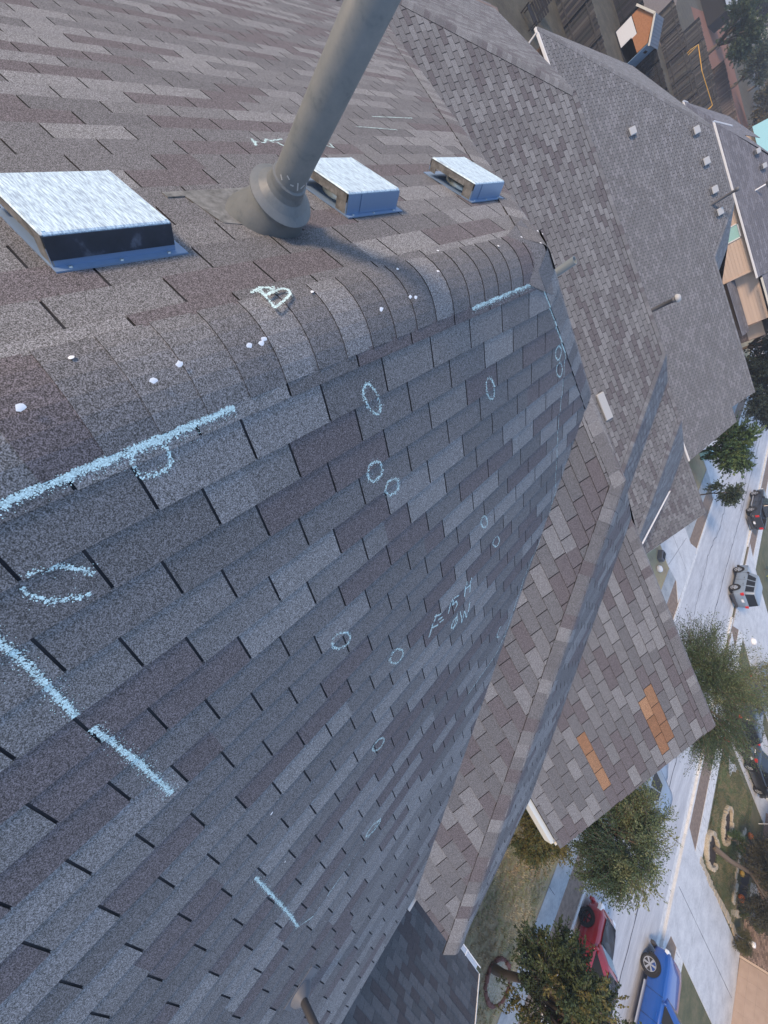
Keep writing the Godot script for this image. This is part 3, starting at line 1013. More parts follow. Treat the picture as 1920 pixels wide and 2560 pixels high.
func setting() -> void:
	var st := S()
	slab(st, PackedVector2Array([Vector2(-700, -700), Vector2(700, -700), Vector2(700, 700), Vector2(-700, 700)]), -0.06, -0.06)
	struct(done(st, M.lawn, "ground", self))
	st = S()
	slab(st, PackedVector2Array([Vector2(0, -220), Vector2(8.6, -220), Vector2(8.6, 60), Vector2(0, 60)]), -0.05, 0.0, ST)
	var road := done(st, M.road, "road", self)
	struct(road)
	seam("crack", [[5.3, 6], [5.35, -9], [5.45, -24], [5.6, -36], [5.9, -46], [6.0, -70]], 0.07, ST, road, M.tar)
	seam("crack", [[2.55, -27], [2.4, -30], [2.0, -34.5], [2.6, -38], [2.4, -44]], 0.05, ST, road, M.tar, 0.12)
	seam("crack", [[5.9, 4], [5.6, -1.5], [5.5, -5.0]], 0.04, ST, road, M.tar)
	seam("crack", [[5.6, -46], [4.4, -56], [5.4, -66]], 0.07, ST, road, M.tar, 0.1)
	seam("crack", [[4.3, -50], [5.2, -60], [5.6, -80]], 0.06, ST, road, M.tar, 0.1)
	for z in [-4.0, -13.0, -22.0, -31.0, -40.0, -49.0]:
		seam("joint", [[0.1, z], [8.5, z]], 0.02, ST, road, M.walk_dark, 0.01)
	# kerbs, gutters, walks, lawns; drives cut through on both sides
	var near := [[60.0, -7.6, 0], [-7.6, -12.4, 1], [-12.4, -25.8, 0], [-25.8, -31.2, 1], [-31.2, -39.5, 0], [-39.5, -46.5, 1], [-46.5, -220.0, 0]]
	for q in near:
		st = S()
		if q[2] == 0: slab(st, PackedVector2Array([Vector2(-0.16, q[0]), Vector2(0.0, q[0]), Vector2(0.0, q[1]), Vector2(-0.16, q[1])]), -0.05, 0.14, ST)
		else: slab(st, PackedVector2Array([Vector2(-0.16, q[0]), Vector2(0.0, q[0]), Vector2(0.0, q[1]), Vector2(-0.16, q[1])]), -0.05, 0.02, ST)
		struct(done(st, M.kerb, "kerb", self))
	var farq := [[60.0, -9.0, 0], [-9.0, -14.6, 1], [-14.6, -24.3, 0], [-24.3, -31.5, 1], [-31.5, -33.5, 0], [-33.5, -44.0, 1], [-44.0, -220.0, 0]]
	for q in farq:
		st = S()
		slab(st, PackedVector2Array([Vector2(8.6, q[0]), Vector2(8.78, q[0]), Vector2(8.78, q[1]), Vector2(8.6, q[1])]), -0.05, 0.14 if q[2] == 0 else 0.02, ST)
		struct(done(st, M.kerb, "kerb", self))
	for e in [[0.0, 0.42], [8.15, 8.6]]:
		st = S()
		slab(st, PackedVector2Array([Vector2(e[0], 60), Vector2(e[1], 60), Vector2(e[1], -220), Vector2(e[0], -220)]), 0.004, 0.004, ST)
		struct(done(st, M.kerb, "gutter_pan", self))
	st = S()
	slab(st, PackedVector2Array([Vector2(-90, 60), Vector2(-0.16, 60), Vector2(-0.16, -220), Vector2(-90, -220)]), -0.05, 0.1, ST)
	struct(done(st, M.lawn, "near_lots", self))
	st = S()
	slab(st, PackedVector2Array([Vector2(8.78, 60), Vector2(140, 60), Vector2(140, -220), Vector2(8.78, -220)]), -0.05, 0.1, ST)
	struct(done(st, M.green, "far_lots", self))
	st = S()
	slab(st, PackedVector2Array([Vector2(-1.5, 60), Vector2(-0.16, 60), Vector2(-0.16, -120), Vector2(-1.5, -120)]), 0.104, 0.104, ST)
	struct(done(st, M.dirt, "near_verge", self))
	st = S()
	slab(st, PackedVector2Array([Vector2(8.78, 60), Vector2(10.35, 60), Vector2(10.35, -120), Vector2(8.78, -120)]), 0.104, 0.104, ST)
	struct(done(st, M.dirt, "far_verge", self))
	st = S()
	slab(st, PackedVector2Array([Vector2(-2.66, 30), Vector2(-1.5, 30), Vector2(-1.5, -120), Vector2(-2.66, -120)]), 0.05, 0.125, ST)
	var w := done(st, M.walk_dark, "near_sidewalk", self)
	struct(w)
	for i in 30: seam("joint", [[-2.66, 6.0 - i * 1.9], [-1.5, 6.0 - i * 1.9]], 0.02, ST * Transform3D(Basis(), Vector3(0, 0.122, 0)), w, M.tar, 0.003)
	st = S()
	slab(st, PackedVector2Array([Vector2(10.35, 30), Vector2(11.5, 30), Vector2(11.5, -120), Vector2(10.35, -120)]), 0.05, 0.125, ST)
	w = done(st, M.kerb, "far_sidewalk", self)
	struct(w)
	for i in 30: seam("joint", [[10.35, 4.0 - i * 1.9], [11.5, 4.0 - i * 1.9]], 0.02, ST * Transform3D(Basis(), Vector3(0, 0.122, 0)), w, M.tar, 0.003)
	# drives
	var drives := [
		["own_driveway", [[12.0, -8.0], [20.9, -7.9], [21.3, -7.3], [21.98, -6.75], [22.1, -12.6], [20.6, -11.6], [12.0, -11.6]]],
		["next_driveway", [[11.2, -26.2], [18.4, -25.9], [20.0, -26.2], [21.1, -25.2], [20.95, -31.7], [19.9, -30.9], [11.2, -31.0]]],
		["third_driveway", [[12.0, -40.2], [19.0, -40.0], [20.5, -39.0], [20.3, -47.0], [18.8, -46.0], [12.0, -46.0]]],
		["facing_driveway", [[30.78, -8.5], [31.4, -10.0], [42.3, -9.5], [42.0, -14.8], [34.2, -15.1], [32.3, -15.0], [30.42, -15.6]]],
		["car_driveway", [[30.5, -23.6], [32.2, -24.9], [46.0, -24.9], [46.0, -31.6], [32.0, -31.6], [30.1, -32.6]]],
		["corner_driveway", [[30.0, -33.2], [31.8, -34.6], [37.6, -33.4], [52.0, -33.0], [52.0, -41.0], [32.0, -44.2], [29.5, -45.2]]]]
	for d in drives:
		st = S()
		var p := PackedVector2Array()
		for q in d[1]: p.append(Vector2(q[0], q[1]))
		slab(st, p, 0.02, 0.131)
		var dr := done(st, M.walk, d[0], self)
		struct(dr)
		if d[0] == "facing_driveway":
			var up := Transform3D(Basis(), Vector3(0, 0.128, 0))
			seam("joint", [[31.0, -12.3], [42.1, -12.1]], 0.035, up, dr, M.tar, 0.004)
			seam("joint", [[34.2, -9.9], [34.2, -15.1]], 0.025, up, dr, M.walk_dark, 0.004)
			seam("joint", [[38.4, -9.7], [38.2, -14.9]], 0.025, up, dr, M.walk_dark, 0.004)
		if d[0] == "next_driveway":
			var up := Transform3D(Basis(), Vector3(0, 0.128, 0))
			seam("joint", [[13.0, -28.4], [21.0, -28.4]], 0.03, up, dr, M.tar, 0.004)
			seam("joint", [[18.4, -26.0], [19.2, -31.0]], 0.03, up, dr, M.tar, 0.004)
	grass("lawn_grass", "patchy brown and green grass on the lawn below the roof corner", Transform3D(), PackedVector2Array([Vector2(5, 4), Vector2(19.6, 4), Vector2(19.4, -7.8), Vector2(5, -7.8)]), 22000, 0.1, [Color(0.32, 0.26, 0.15), Color(0.40, 0.28, 0.16), Color(0.48, 0.36, 0.20), Color(0.30, 0.29, 0.14), Color(0.26, 0.27, 0.13), Color(0.55, 0.45, 0.27)], 11, 0.06)
	grass("garden_grass", "green and straw grass around the stone beds across the street", Transform3D(), PackedVector2Array([Vector2(33.6, -15.5), Vector2(40, -15.4), Vector2(40.5, -24.5), Vector2(33.2, -24)]), 26000, 0.1, [Color(0.16, 0.15, 0.085), Color(0.10, 0.12, 0.06), Color(0.08, 0.12, 0.06), Color(0.26, 0.21, 0.13), Color(0.11, 0.15, 0.07)], 12, 0.08)

func main_house() -> void:
	var h := thing("shingled_house", "two storey house with weathered grey shingle roof marked in blue chalk", "house")
	var k := 1.8
	var pal := [Color(0.24, 0.236, 0.232) * k, Color(0.225, 0.222, 0.218) * k, Color(0.165, 0.16, 0.16) * k, Color(0.165, 0.16, 0.16) * k, Color(0.152, 0.146, 0.147) * k, Color(0.19, 0.186, 0.185) * k, Color(0.14, 0.124, 0.126) * k, Color(0.146, 0.13, 0.132) * k]
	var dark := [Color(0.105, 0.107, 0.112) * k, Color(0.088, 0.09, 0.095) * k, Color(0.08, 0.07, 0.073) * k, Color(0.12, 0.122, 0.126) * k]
	var bank := []
	slope(h, "front_roof_slope", "E", PF, FO, [[-0.257, 6.0], [-0.257, -2.877], [0.773, -3.907], [4.319, -0.361], [4.319, 6.0]], bank, pal, {"u0": FU, "d0": FV, "off": 0.4047, "gap": 0.0085})
	slope(h, "back_roof_slope", "W", PB, FO, [[-0.525, -2.871], [-0.525, 6.0], [-6.45, 6.0], [-6.45, -8.796]], bank, pal, {"u0": -0.8189, "d0": 1.9239, "off": 0.4401, "gap": 0.0075})
	slope(h, "wing_roof_slope", "S", PF, W(0.773, -1.692, -3.907), [[0.773, -3.907], [1.733, -3.907], [5.28, -0.361], [4.319, -0.361]], bank, pal, {"u0": 0.1, "d0": 0.05, "gap": 0.011})
	slope(h, "wing_roof_slope", "E", PF, W(1.733, -1.692, -3.907), [[1.733, -3.907], [5.28, -0.361], [5.28, -1.2], [5.14, -2.118], [2.588, -4.67]], bank, pal, {"u0": 0.02, "d0": 0.1, "gap": 0.011})
	slope(h, "gable_roof_slope", "S", PF, W(2.588, -2.12, -4.67), [[2.588, -4.67], [6.15, -4.67], [6.15, -2.118], [5.14, -2.118]], bank, pal, {"u0": 0.0972, "d0": 0.0854, "off": 0.3646, "gap": 0.011, "tan": [[2.18, 3.25, 1.80, 1.943], [2.2, 3.28, 0.657, 0.8], [2.3, 3.4, 0.8, 0.943]]})
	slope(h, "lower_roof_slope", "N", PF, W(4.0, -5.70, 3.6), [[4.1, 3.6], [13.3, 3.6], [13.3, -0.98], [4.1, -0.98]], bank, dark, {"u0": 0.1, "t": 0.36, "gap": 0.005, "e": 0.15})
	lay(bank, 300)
	slope(h, "lower_roof_slope", "S", PF, W(4.0, -5.70, 3.6), [[4.1, 3.6], [13.3, 3.6], [13.3, 8.0], [4.1, 8.0]], [], dark, {"bare": true})
	slope(h, "gable_roof_slope", "N", PF, W(2.588, -2.12, -4.67), [[2.0, -4.67], [6.15, -4.67], [6.15, -7.2], [2.0, -7.2]], [], pal, {"bare": true})
	var st := S()
	var e := W(-0.394, -1.107, -2.74); var f := W(0.773, -1.70, -3.907); var g := W(0.773, -4.45, -8.7); var b := W(-6.45, -4.763, -8.796)
	tri(st, e, f, g, pal[2]); tri(st, e, g, b, pal[2])
	tri(st, f, W(1.733, -1.70, -3.907), W(4.9, -3.3, -7.1), pal[2]); tri(st, f, W(4.9, -3.3, -7.1), g, pal[2])
	done(st, M.shingle, "hip_roof_end", h)
	# caps
	var E_ := frame("E", PF); var W_ := frame("W", PB); var S_ := frame("S", PF); var N_ := frame("N", PF)
	caps(h, FO + Vector3(0, 0, 3.0), FO + Vector3(0, 0, -2.74), E_, W_, pal, true, 0.166, 0.001, 0.164)
	caps(h, W(0.773, -1.692, -3.907), W(-0.394, -1.107, -2.74), E_, N_, pal)
	caps(h, W(-6.45, -4.763, -8.796), W(-0.394, -1.107, -2.74), W_, N_, pal)
	caps(h, W(5.28, -3.47, -0.361), W(1.733, -1.692, -3.907), S_, E_, pal)
	caps(h, W(1.733, -1.692, -3.907), W(0.773, -1.692, -3.907), S_, N_, pal)
	caps(h, W(6.15, -2.12, -4.67), W(2.588, -2.12, -4.67), S_, N_, pal)
	st = S(true)
	var ring_ := [on_front(2.5, 0.166, 0.010), on_front(2.93, 0.31, 0.012), W(-0.36, -1.24, -2.98), on_back(2.93, 0.30, 0.012), on_back(2.5, 0.166, 0.010)]
	var top := FO + Vector3(0, 0.004, -2.70)
	for i in 5: tri(st, top, ring_[i], ring_[(i + 1) % 5], pal[2])
	done(st, M.shingle, "ridge_end_cap", h)
	# walls and trim
	hull(h, "wall", [[-2.5, 6], [4.0, 6], [4.0, -0.7], [4.95, -0.7], [4.85, -2.5], [5.8, -2.5], [5.8, -6.9], [0.0, -6.0], [-2.5, -4.0]], 0.05, CY - 3.62, M.brick)
	hull(h, "wall", [[-6.1, 6], [-2.5, 6], [-2.5, -6.5], [0.0, -7.5], [0.0, -8.2], [-6.1, -8.2]], 0.05, CY - 4.95, M.brick)
	hull(h, "wall", [[4.0, -0.6], [13.0, -0.6], [13.0, 7.7], [4.0, 7.7]], 0.05, CY - 8.08, M.brick)
	st = S()
	tri(st, W(5.8, -2.25, -4.67), W(5.8, -3.5, -7.0), W(5.8, -3.5, -2.3))
	tri(st, W(13.0, -5.85, 3.6), W(13.0, -8.1, -0.7), W(13.0, -8.1, 7.8))
	done(st, M.tan, "gable_wall", h)
	strip(h, "fascia", W(5.05, -3.475, -2.085), W(5.98, -3.475, -2.085), 0.075, 0.10, M.cream)
	strip(h, "fascia", W(5.98, -3.475, -2.085), W(6.1, -3.50, -2.2), 0.05, 0.10, M.cream)
	strip(h, "fascia", W(6.12, -2.26, -4.67), W(6.12, -3.53, -2.15), 0.03, 0.16, M.cream)
	strip(h, "fascia", W(4.28, -3.57, 6.0), W(4.28, -3.57, -0.36), 0.03, 0.13, M.white)
	strip(h, "fascia", W(4.3, -3.57, -0.40), W(5.25, -3.57, -0.40), 0.03, 0.13, M.white)
	strip(h, "fascia", W(5.24, -3.57, -0.40), W(5.10, -3.50, -2.1), 0.03, 0.13, M.white)
	strip(h, "corner_flashing", W(4.31, -3.52, -0.31), W(4.42, -3.52, -0.31), 0.12, 0.02, M.vent_pale)
	strip(h, "corner_flashing", W(5.08, -3.44, -2.06), W(5.16, -3.44, -2.10), 0.1, 0.02, M.white)
	gutter(h, W(9.5, -8.06, -0.985), W(13.3, -8.06, -0.985), Vector3(0, 0, -1), M.white)
	strip(h, "drip_edge", W(13.31, -8.0, -0.99), W(13.31, -5.7, 3.6), 0.02, 0.05, M.white)
	for x in [11.2, 12.5]: strip(h, "gutter_hanger", W(x, -7.99, -0.93), W(x, -7.99, -1.11), 0.02, 0.012, M.white)
	# three metal vents and the grey flue near the ridge
	var back := frame("W", PB)
	for q in [[0.522, 0.66, true], [1.77, 0.745, false], [2.845, 0.74, false]]:
		hood_vent(h, back, on_back(q[0], q[1]), Vector3(0.365, 0.092, 0.355), q[2])
	var base := on_back(1.18, 0.6)
	st = S(true)
	lathe(st, [Vector2(0.057, -0.15), Vector2(0.057, 1.6), Vector2(0.05, 1.6), Vector2(0.05, 1.4)], Transform3D(Basis(), base), 40)
	var flue := done(st, M.pipe, "flue_pipe", h)
	st = S(true)
	lathe(st, [Vector2(0.158, -0.07), Vector2(0.146, -0.03), Vector2(0.12, 0.05), Vector2(0.097, 0.12), Vector2(0.088, 0.16)], Transform3D(Basis(Vector3.BACK, -0.16), base), 40)
	done(st, M.pipe, "flashing_cone", flue)
	st = S(true)
	lathe(st, [Vector2(0.06, 0.16), Vector2(0.117, 0.135), Vector2(0.121, 0.136), Vector2(0.121, 0.141), Vector2(0.095, 0.158), Vector2(0.072, 0.18), Vector2(0.066, 0.2), Vector2(0.0645, 0.224), Vector2(0.057, 0.228)], Transform3D(Basis(), base), 40, Color.WHITE, true)
	done(st, M.pipe, "storm_collar", flue)
	st = S()
	for c in 7:
		var a := -0.9 + c * 0.36
		bar(st, base + Vector3(cos(a) * 0.0572, 0.24 + 0.012 * (c % 3), sin(a) * 0.0572), base + Vector3(cos(a + 0.2) * 0.0572, 0.25 + 0.02 * (c % 2), sin(a + 0.2) * 0.0572), 0.0012, 0.005)
	done(st, M.vent_pale, "scuffs", flue)
	st = S()
	var bk := Transform3D(Basis(back[0], back[2], back[1]), on_back(1.16, 0.72))
	var plate := PackedVector2Array()
	for q in [[-0.2, -0.1], [0.0, -0.17], [0.18, -0.1], [0.2, 0.12], [0.27, 0.12], [0.27, 0.16], [-0.2, 0.16]]: plate.append(Vector2(q[0], q[1]))
	slab(st, plate, 0.004, 0.009, bk)
	done(st, M.vent_side, "flashing_plate", flue)
	# plastic stack behind the hip, low stack down the front slope
	st = S(true)
	lathe(st, [Vector2(0.034, -0.9), Vector2(0.034, 0.0), Vector2(0.027, 0.0), Vector2(0.027, -0.2)], Transform3D(Basis(), W(-0.325, -1.38, -3.8)), 20)
	done(st, M.pvc, "plumbing_stack", h)
	var lb := on_front(-0.6, 3.83)
	st = S(true)
	lathe(st, [Vector2(0.025, -0.1), Vector2(0.025, 0.6), Vector2(0.02, 0.6)], Transform3D(Basis(), lb), 16)
	var stack := done(st, M.trim, "plumbing_stack", h)
	st = S(true)
	lathe(st, [Vector2(0.085, -0.01), Vector2(0.07, 0.03), Vector2(0.04, 0.06), Vector2(0.03, 0.075), Vector2(0.025, 0.08)], Transform3D(Basis(), lb), 24)
	done(st, M.vent_grey, "rubber_boot", stack)
	st = S()
	var fb := Transform3D(Basis(E_[0], E_[2], E_[1]), lb)
	bx2(st, fb, Vector3(-0.1, 0.004, -0.09), Vector3(0.14, 0.009, 0.05))
	done(st, M.vent_grey, "flashing_plate", stack)
	# chalk
	var hits := [[0.235, 0.215, 0.05, 0.045, 0.0], [1.085, 0.35, 0.075, 0.035, 1.2], [1.02, 0.655, 0.05, 0.045, 0.5], [1.105, 0.785, 0.05, 0.04, 0.3], [2.04, 0.63, 0.075, 0.04, 1.1], [3.03, 0.695, 0.055, 0.045, 0.6], [3.075, 0.83, 0.07, 0.045, 0.8], [1.922, 1.53, 0.06, 0.035, 1.1], [2.085, 1.827, 0.055, 0.04, 0.8], [0.578, 1.37, 0.065, 0.042, 0.9], [0.885, 1.86, 0.065, 0.045, 0.9], [0.57, 2.415, 0.055, 0.04, 0.5], [0.31, 3.19, 0.075, 0.04, 0.4]]
	for q in hits: chalk(h, "chalk_circle", [ring(q[0], q[1], q[2], q[3], q[4])], 0.011, 1500)
	chalk(h, "chalk_circle", [ring(-0.095, 0.405, 0.075, 0.045, 0.75, 0.5, 2.9), ring(-0.095, 0.405, 0.075, 0.045, 0.75, 3.5, 5.7)], 0.012, 1900)
	chalk(h, "chalk_circle", [ring(2.13, 2.95, 0.05, 0.06, 0.3, 1.5, 5.0)], 0.009, 1200)
	chalk(h, "chalk_line", [[[-0.12, 0.168], [0.02, 0.168], [0.25, 0.17], [0.51, 0.168]]], 0.017, 7000)
	chalk(h, "chalk_line", [[[1.873, 0.166], [2.38, 0.166], [2.652, 0.166]]], 0.02, 4600, true, 0.4)
	chalk(h, "chalk_line", [[[2.652, 0.16], [2.81, 0.325], [3.0, 0.54], [3.167, 0.734]]], 0.016, 3600)
	chalk(h, "chalk_line", [[[3.167, 0.734], [3.176, 0.987], [3.143, 1.29], [3.17, 1.6], [3.194, 1.885], [3.226, 2.005], [3.014, 2.339], [2.639, 2.62], [2.23, 3.108], [2.047, 3.2], [1.553, 3.205]]], 0.009, 900)
	chalk(h, "chalk_line", [[[0.383, 3.19], [0.226, 3.21], [-0.104, 3.205], [-0.25, 3.22], [-0.345, 3.111]]], 0.007, 800)
	chalk(h, "chalk_line", [[[-0.294, 2.259], [-0.311, 2.654], [-0.325, 2.9], [-0.345, 3.111]]], 0.013, 3600)
	chalk(h, "chalk_line", [[[-0.258, 0.40], [-0.256, 0.56], [-0.27, 0.783]], [[-0.265, 0.85], [-0.262, 0.925], [-0.256, 1.081], [-0.26, 1.329]]], 0.015, 5200)
	# F = 15 H over a crossed-out count, then letters on the back slope
	chalk(h, "chalk_lettering", [[[1.18, 2.01], [1.29, 1.875]], [[1.265, 1.88], [1.34, 1.925]], [[1.225, 1.955], [1.29, 1.99]], [[1.30, 1.95], [1.345, 1.965]], [[1.31, 1.985], [1.355, 1.998]], [[1.41, 1.995], [1.475, 1.90]], [[1.50, 1.915], [1.47, 1.965], [1.515, 1.965], [1.525, 2.005], [1.475, 2.03]], [[1.495, 1.912], [1.555, 1.945]], [[1.615, 2.01], [1.66, 1.895]], [[1.685, 2.025], [1.72, 1.905]], [[1.64, 1.955], [1.70, 1.965]]], 0.007, 2400)
	chalk(h, "chalk_lettering", [ring(1.47, 2.15, 0.045, 0.03, -0.5), [[1.44, 2.20], [1.52, 2.10]], [[1.55, 2.11], [1.56, 2.24], [1.60, 2.15], [1.625, 2.25], [1.68, 2.13]]], 0.007, 2200)
	chalk(h, "chalk_lettering", [[[0.814, 0.189], [0.802, 0.13], [0.794, 0.075]], [[0.782, 0.184], [0.83, 0.199], [0.861, 0.19], [0.863, 0.166], [0.824, 0.142], [0.80, 0.139]], [[0.804, 0.137], [0.87, 0.153], [0.902, 0.146], [0.893, 0.118], [0.848, 0.095], [0.794, 0.075]]], 0.007, 3200, false)
	chalk(h, "chalk_lettering", [[[1.694, 1.41], [1.648, 1.312], [1.689, 1.376], [1.723, 1.342], [1.784, 1.404], [1.819, 1.345], [1.831, 1.315]], [[1.80, 1.385], [1.898, 1.409]], [[2.10, 1.36], [2.197, 1.301], [2.205, 1.356]]], 0.009, 2600, false)
	chalk(h, "chalk_line", [[[3.118, 1.86], [3.648, 1.89]], [[2.71, 1.64], [3.142, 1.62]]], 0.008, 1800, false)
	var nf: Vector3 = E_[2]; var nb: Vector3 = back[2]
	for q in [[0.334, 0.03], [0.418, 0.012], [0.63, 0.02], [0.672, 0.024], [0.693, 0.018], [1.227, 0.04], [1.411, 0.03], [1.446, 0.04], [0.058, 0.0]]:
		spot(h, on_front(q[0], q[1], -0.012 if q[1] < 0.02 else 0.003), nf.lerp(Vector3.UP, 0.5).normalized(), 0.0085)
	for q in [[0.208, 0.105], [0.99, 0.115], [1.471, 0.121], [1.664, 0.04], [1.836, 0.176], [2.612, 0.123], [2.86, 0.104], [2.70, 0.03], [2.859, 0.14], [2.3, 0.1]]:
		spot(h, on_back(q[0], q[1], 0.008), nb, 0.007)
	for q in [[-0.697, 1.306], [-0.078, 1.973], [-0.17, 2.415], [-0.184, 0.616], [3.1, 0.5], [0.4, 0.9]]:
		spot(h, on_front(q[0], q[1], 0.004), nf, 0.006)

func next_house() -> void:
	var h := thing("shingled_house", "single storey house with grey shingle roof and two stepped hips right behind the chalked roof", "house")
	var k := 1.8
	var pal := [Color(0.235, 0.235, 0.235) * k, Color(0.185, 0.183, 0.183) * k, Color(0.185, 0.183, 0.183) * k, Color(0.2, 0.2, 0.2) * k, Color(0.155, 0.152, 0.154) * k, Color(0.14, 0.13, 0.133) * k]
	var bank := []
	slope(h, "roof_slope", "S", PF, W(-4.94, -4, -14.95), [[-4.94, -14.95], [2.6, -14.95], [7.39, -10.16], [7.39, -8.4], [-11.49, -8.4]], bank, pal, {"gap": 0.02})
	slope(h, "roof_slope", "E", PF, W(2.6, -4, -14.95), [[2.6, -14.95], [7.39, -10.16], [7.39, -12.69], [3.76, -16.32]], bank, pal, {"gap": 0.02})
	slope(h, "roof_slope", "S", PF, W(3.76, -4.58, -16.32), [[3.76, -16.32], [5.28, -16.32], [9.11, -12.49], [7.59, -12.49]], bank, pal, {"u0": 0.1, "gap": 0.02})
	slope(h, "roof_slope", "E", PF, W(5.28, -4.58, -16.32), [[5.28, -16.32], [9.11, -12.49], [9.11, -18.88], [7.91, -20.08]], bank, pal)
	slope(h, "roof_slope", "S", PF, W(7.91, -5.9, -20.08), [[7.91, -20.08], [11.24, -20.08], [11.24, -15.5], [8.2, -15.5], [8.2, -19.7]], bank, pal, {"u0": 0.2, "gap": 0.02})
	slope(h, "roof_slope", "W", PF, W(-4.94, -4, -14.95), [[-4.94, -14.95], [-11.49, -8.4], [-12.3, -8.4], [-12.3, -22.31]], bank, pal)
	lay(bank, 300)
	slope(h, "roof_slope", "N", PF, W(-4.94, -4, -14.95), [[-4.94, -14.95], [2.6, -14.95], [10.0, -22.3], [-12.3, -22.31]], [], pal, {"bare": true})
	slope(h, "roof_slope", "N", PF, W(7.91, -5.9, -20.08), [[7.0, -20.08], [11.24, -20.08], [11.24, -24.6], [7.0, -24.6]], [], pal, {"bare": true})
	var E_ := frame("E", PF); var W_ := frame("W", PF); var S_ := frame("S", PF); var N_ := frame("N", PF)
	caps(h, W(-11.49, -7.29, -8.4), W(-4.94, -4, -14.95), W_, S_, pal, true, 0.166, 0.01)
	caps(h, W(2.6, -4, -14.95), W(-4.94, -4, -14.95), S_, N_, pal)
	caps(h, W(7.39, -6.4, -10.16), W(2.6, -4, -14.95), S_, E_, pal)
	caps(h, W(5.28, -4.58, -16.32), W(3.76, -4.58, -16.32), S_, N_, pal)
	caps(h, W(9.11, -6.5, -12.49), W(5.28, -4.58, -16.32), S_, E_, pal)
	caps(h, W(11.24, -5.9, -20.08), W(7.91, -5.9, -20.08), S_, N_, pal)
	hull(h, "wall", [[-11.8, -9.8], [-9, -9.8], [-9.2, -10.6], [7.0, -10.6], [7.0, -12.9], [8.7, -12.9], [8.7, -20], [-11.8, -22]], 0.05, CY - 7.4, M.brick)
	hull(h, "wall", [[8.0, -16.0], [10.8, -16.0], [10.8, -24.2], [8.0, -24.2]], 0.05, CY - 8.3, M.brick)
	st_tri(h, W(10.8, -6.05, -20.08), W(10.8, -8.3, -24.4), W(10.8, -8.3, -15.8))
	gutter(h, W(9.11, -6.56, -12.6), W(9.11, -6.56, -18.8), Vector3(1, 0, 0), M.white)
	strip(h, "fascia", W(11.26, -6.02, -20.08), W(11.26, -8.3, -15.5), 0.03, 0.14, M.cream)
	# stack with a flared cap, low box vent, bright plug
	var st := S(true)
	lathe(st, [Vector2(0.06, -0.3), Vector2(0.06, 0.5), Vector2(0.075, 0.5), Vector2(0.075, 0.58), Vector2(0.05, 0.58)], Transform3D(Basis(), W(1.21, -3.98, -15.0)), 16)
	var p := done(st, M.vent_grey, "vent_stack", h)
	st = S(true)
	lathe(st, [Vector2(0.11, 0.6), Vector2(0.12, 0.64), Vector2(0.08, 0.7), Vector2(0.0, 0.72)], Transform3D(Basis(), W(1.21, -3.98, -15.0)), 16)
	done(st, M.vent_pale, "cap", p)
	st = S()
	var x := Transform3D(Basis(S_[0], S_[2], S_[1]), W(3.0, -5.21, -12.53))
	cbox(st, x * Transform3D(Basis(), Vector3(0, 0.04, 0)), Vector3(0.86, 0.05, 0.26), 0.015)
	done(st, M.vent_pale, "roof_vent", h)

func st_tri(h: Node, a: Vector3, b: Vector3, c: Vector3) -> void:
	var st := S()
	tri(st, a, b, c)
	done(st, M.tan, "gable_wall", h)

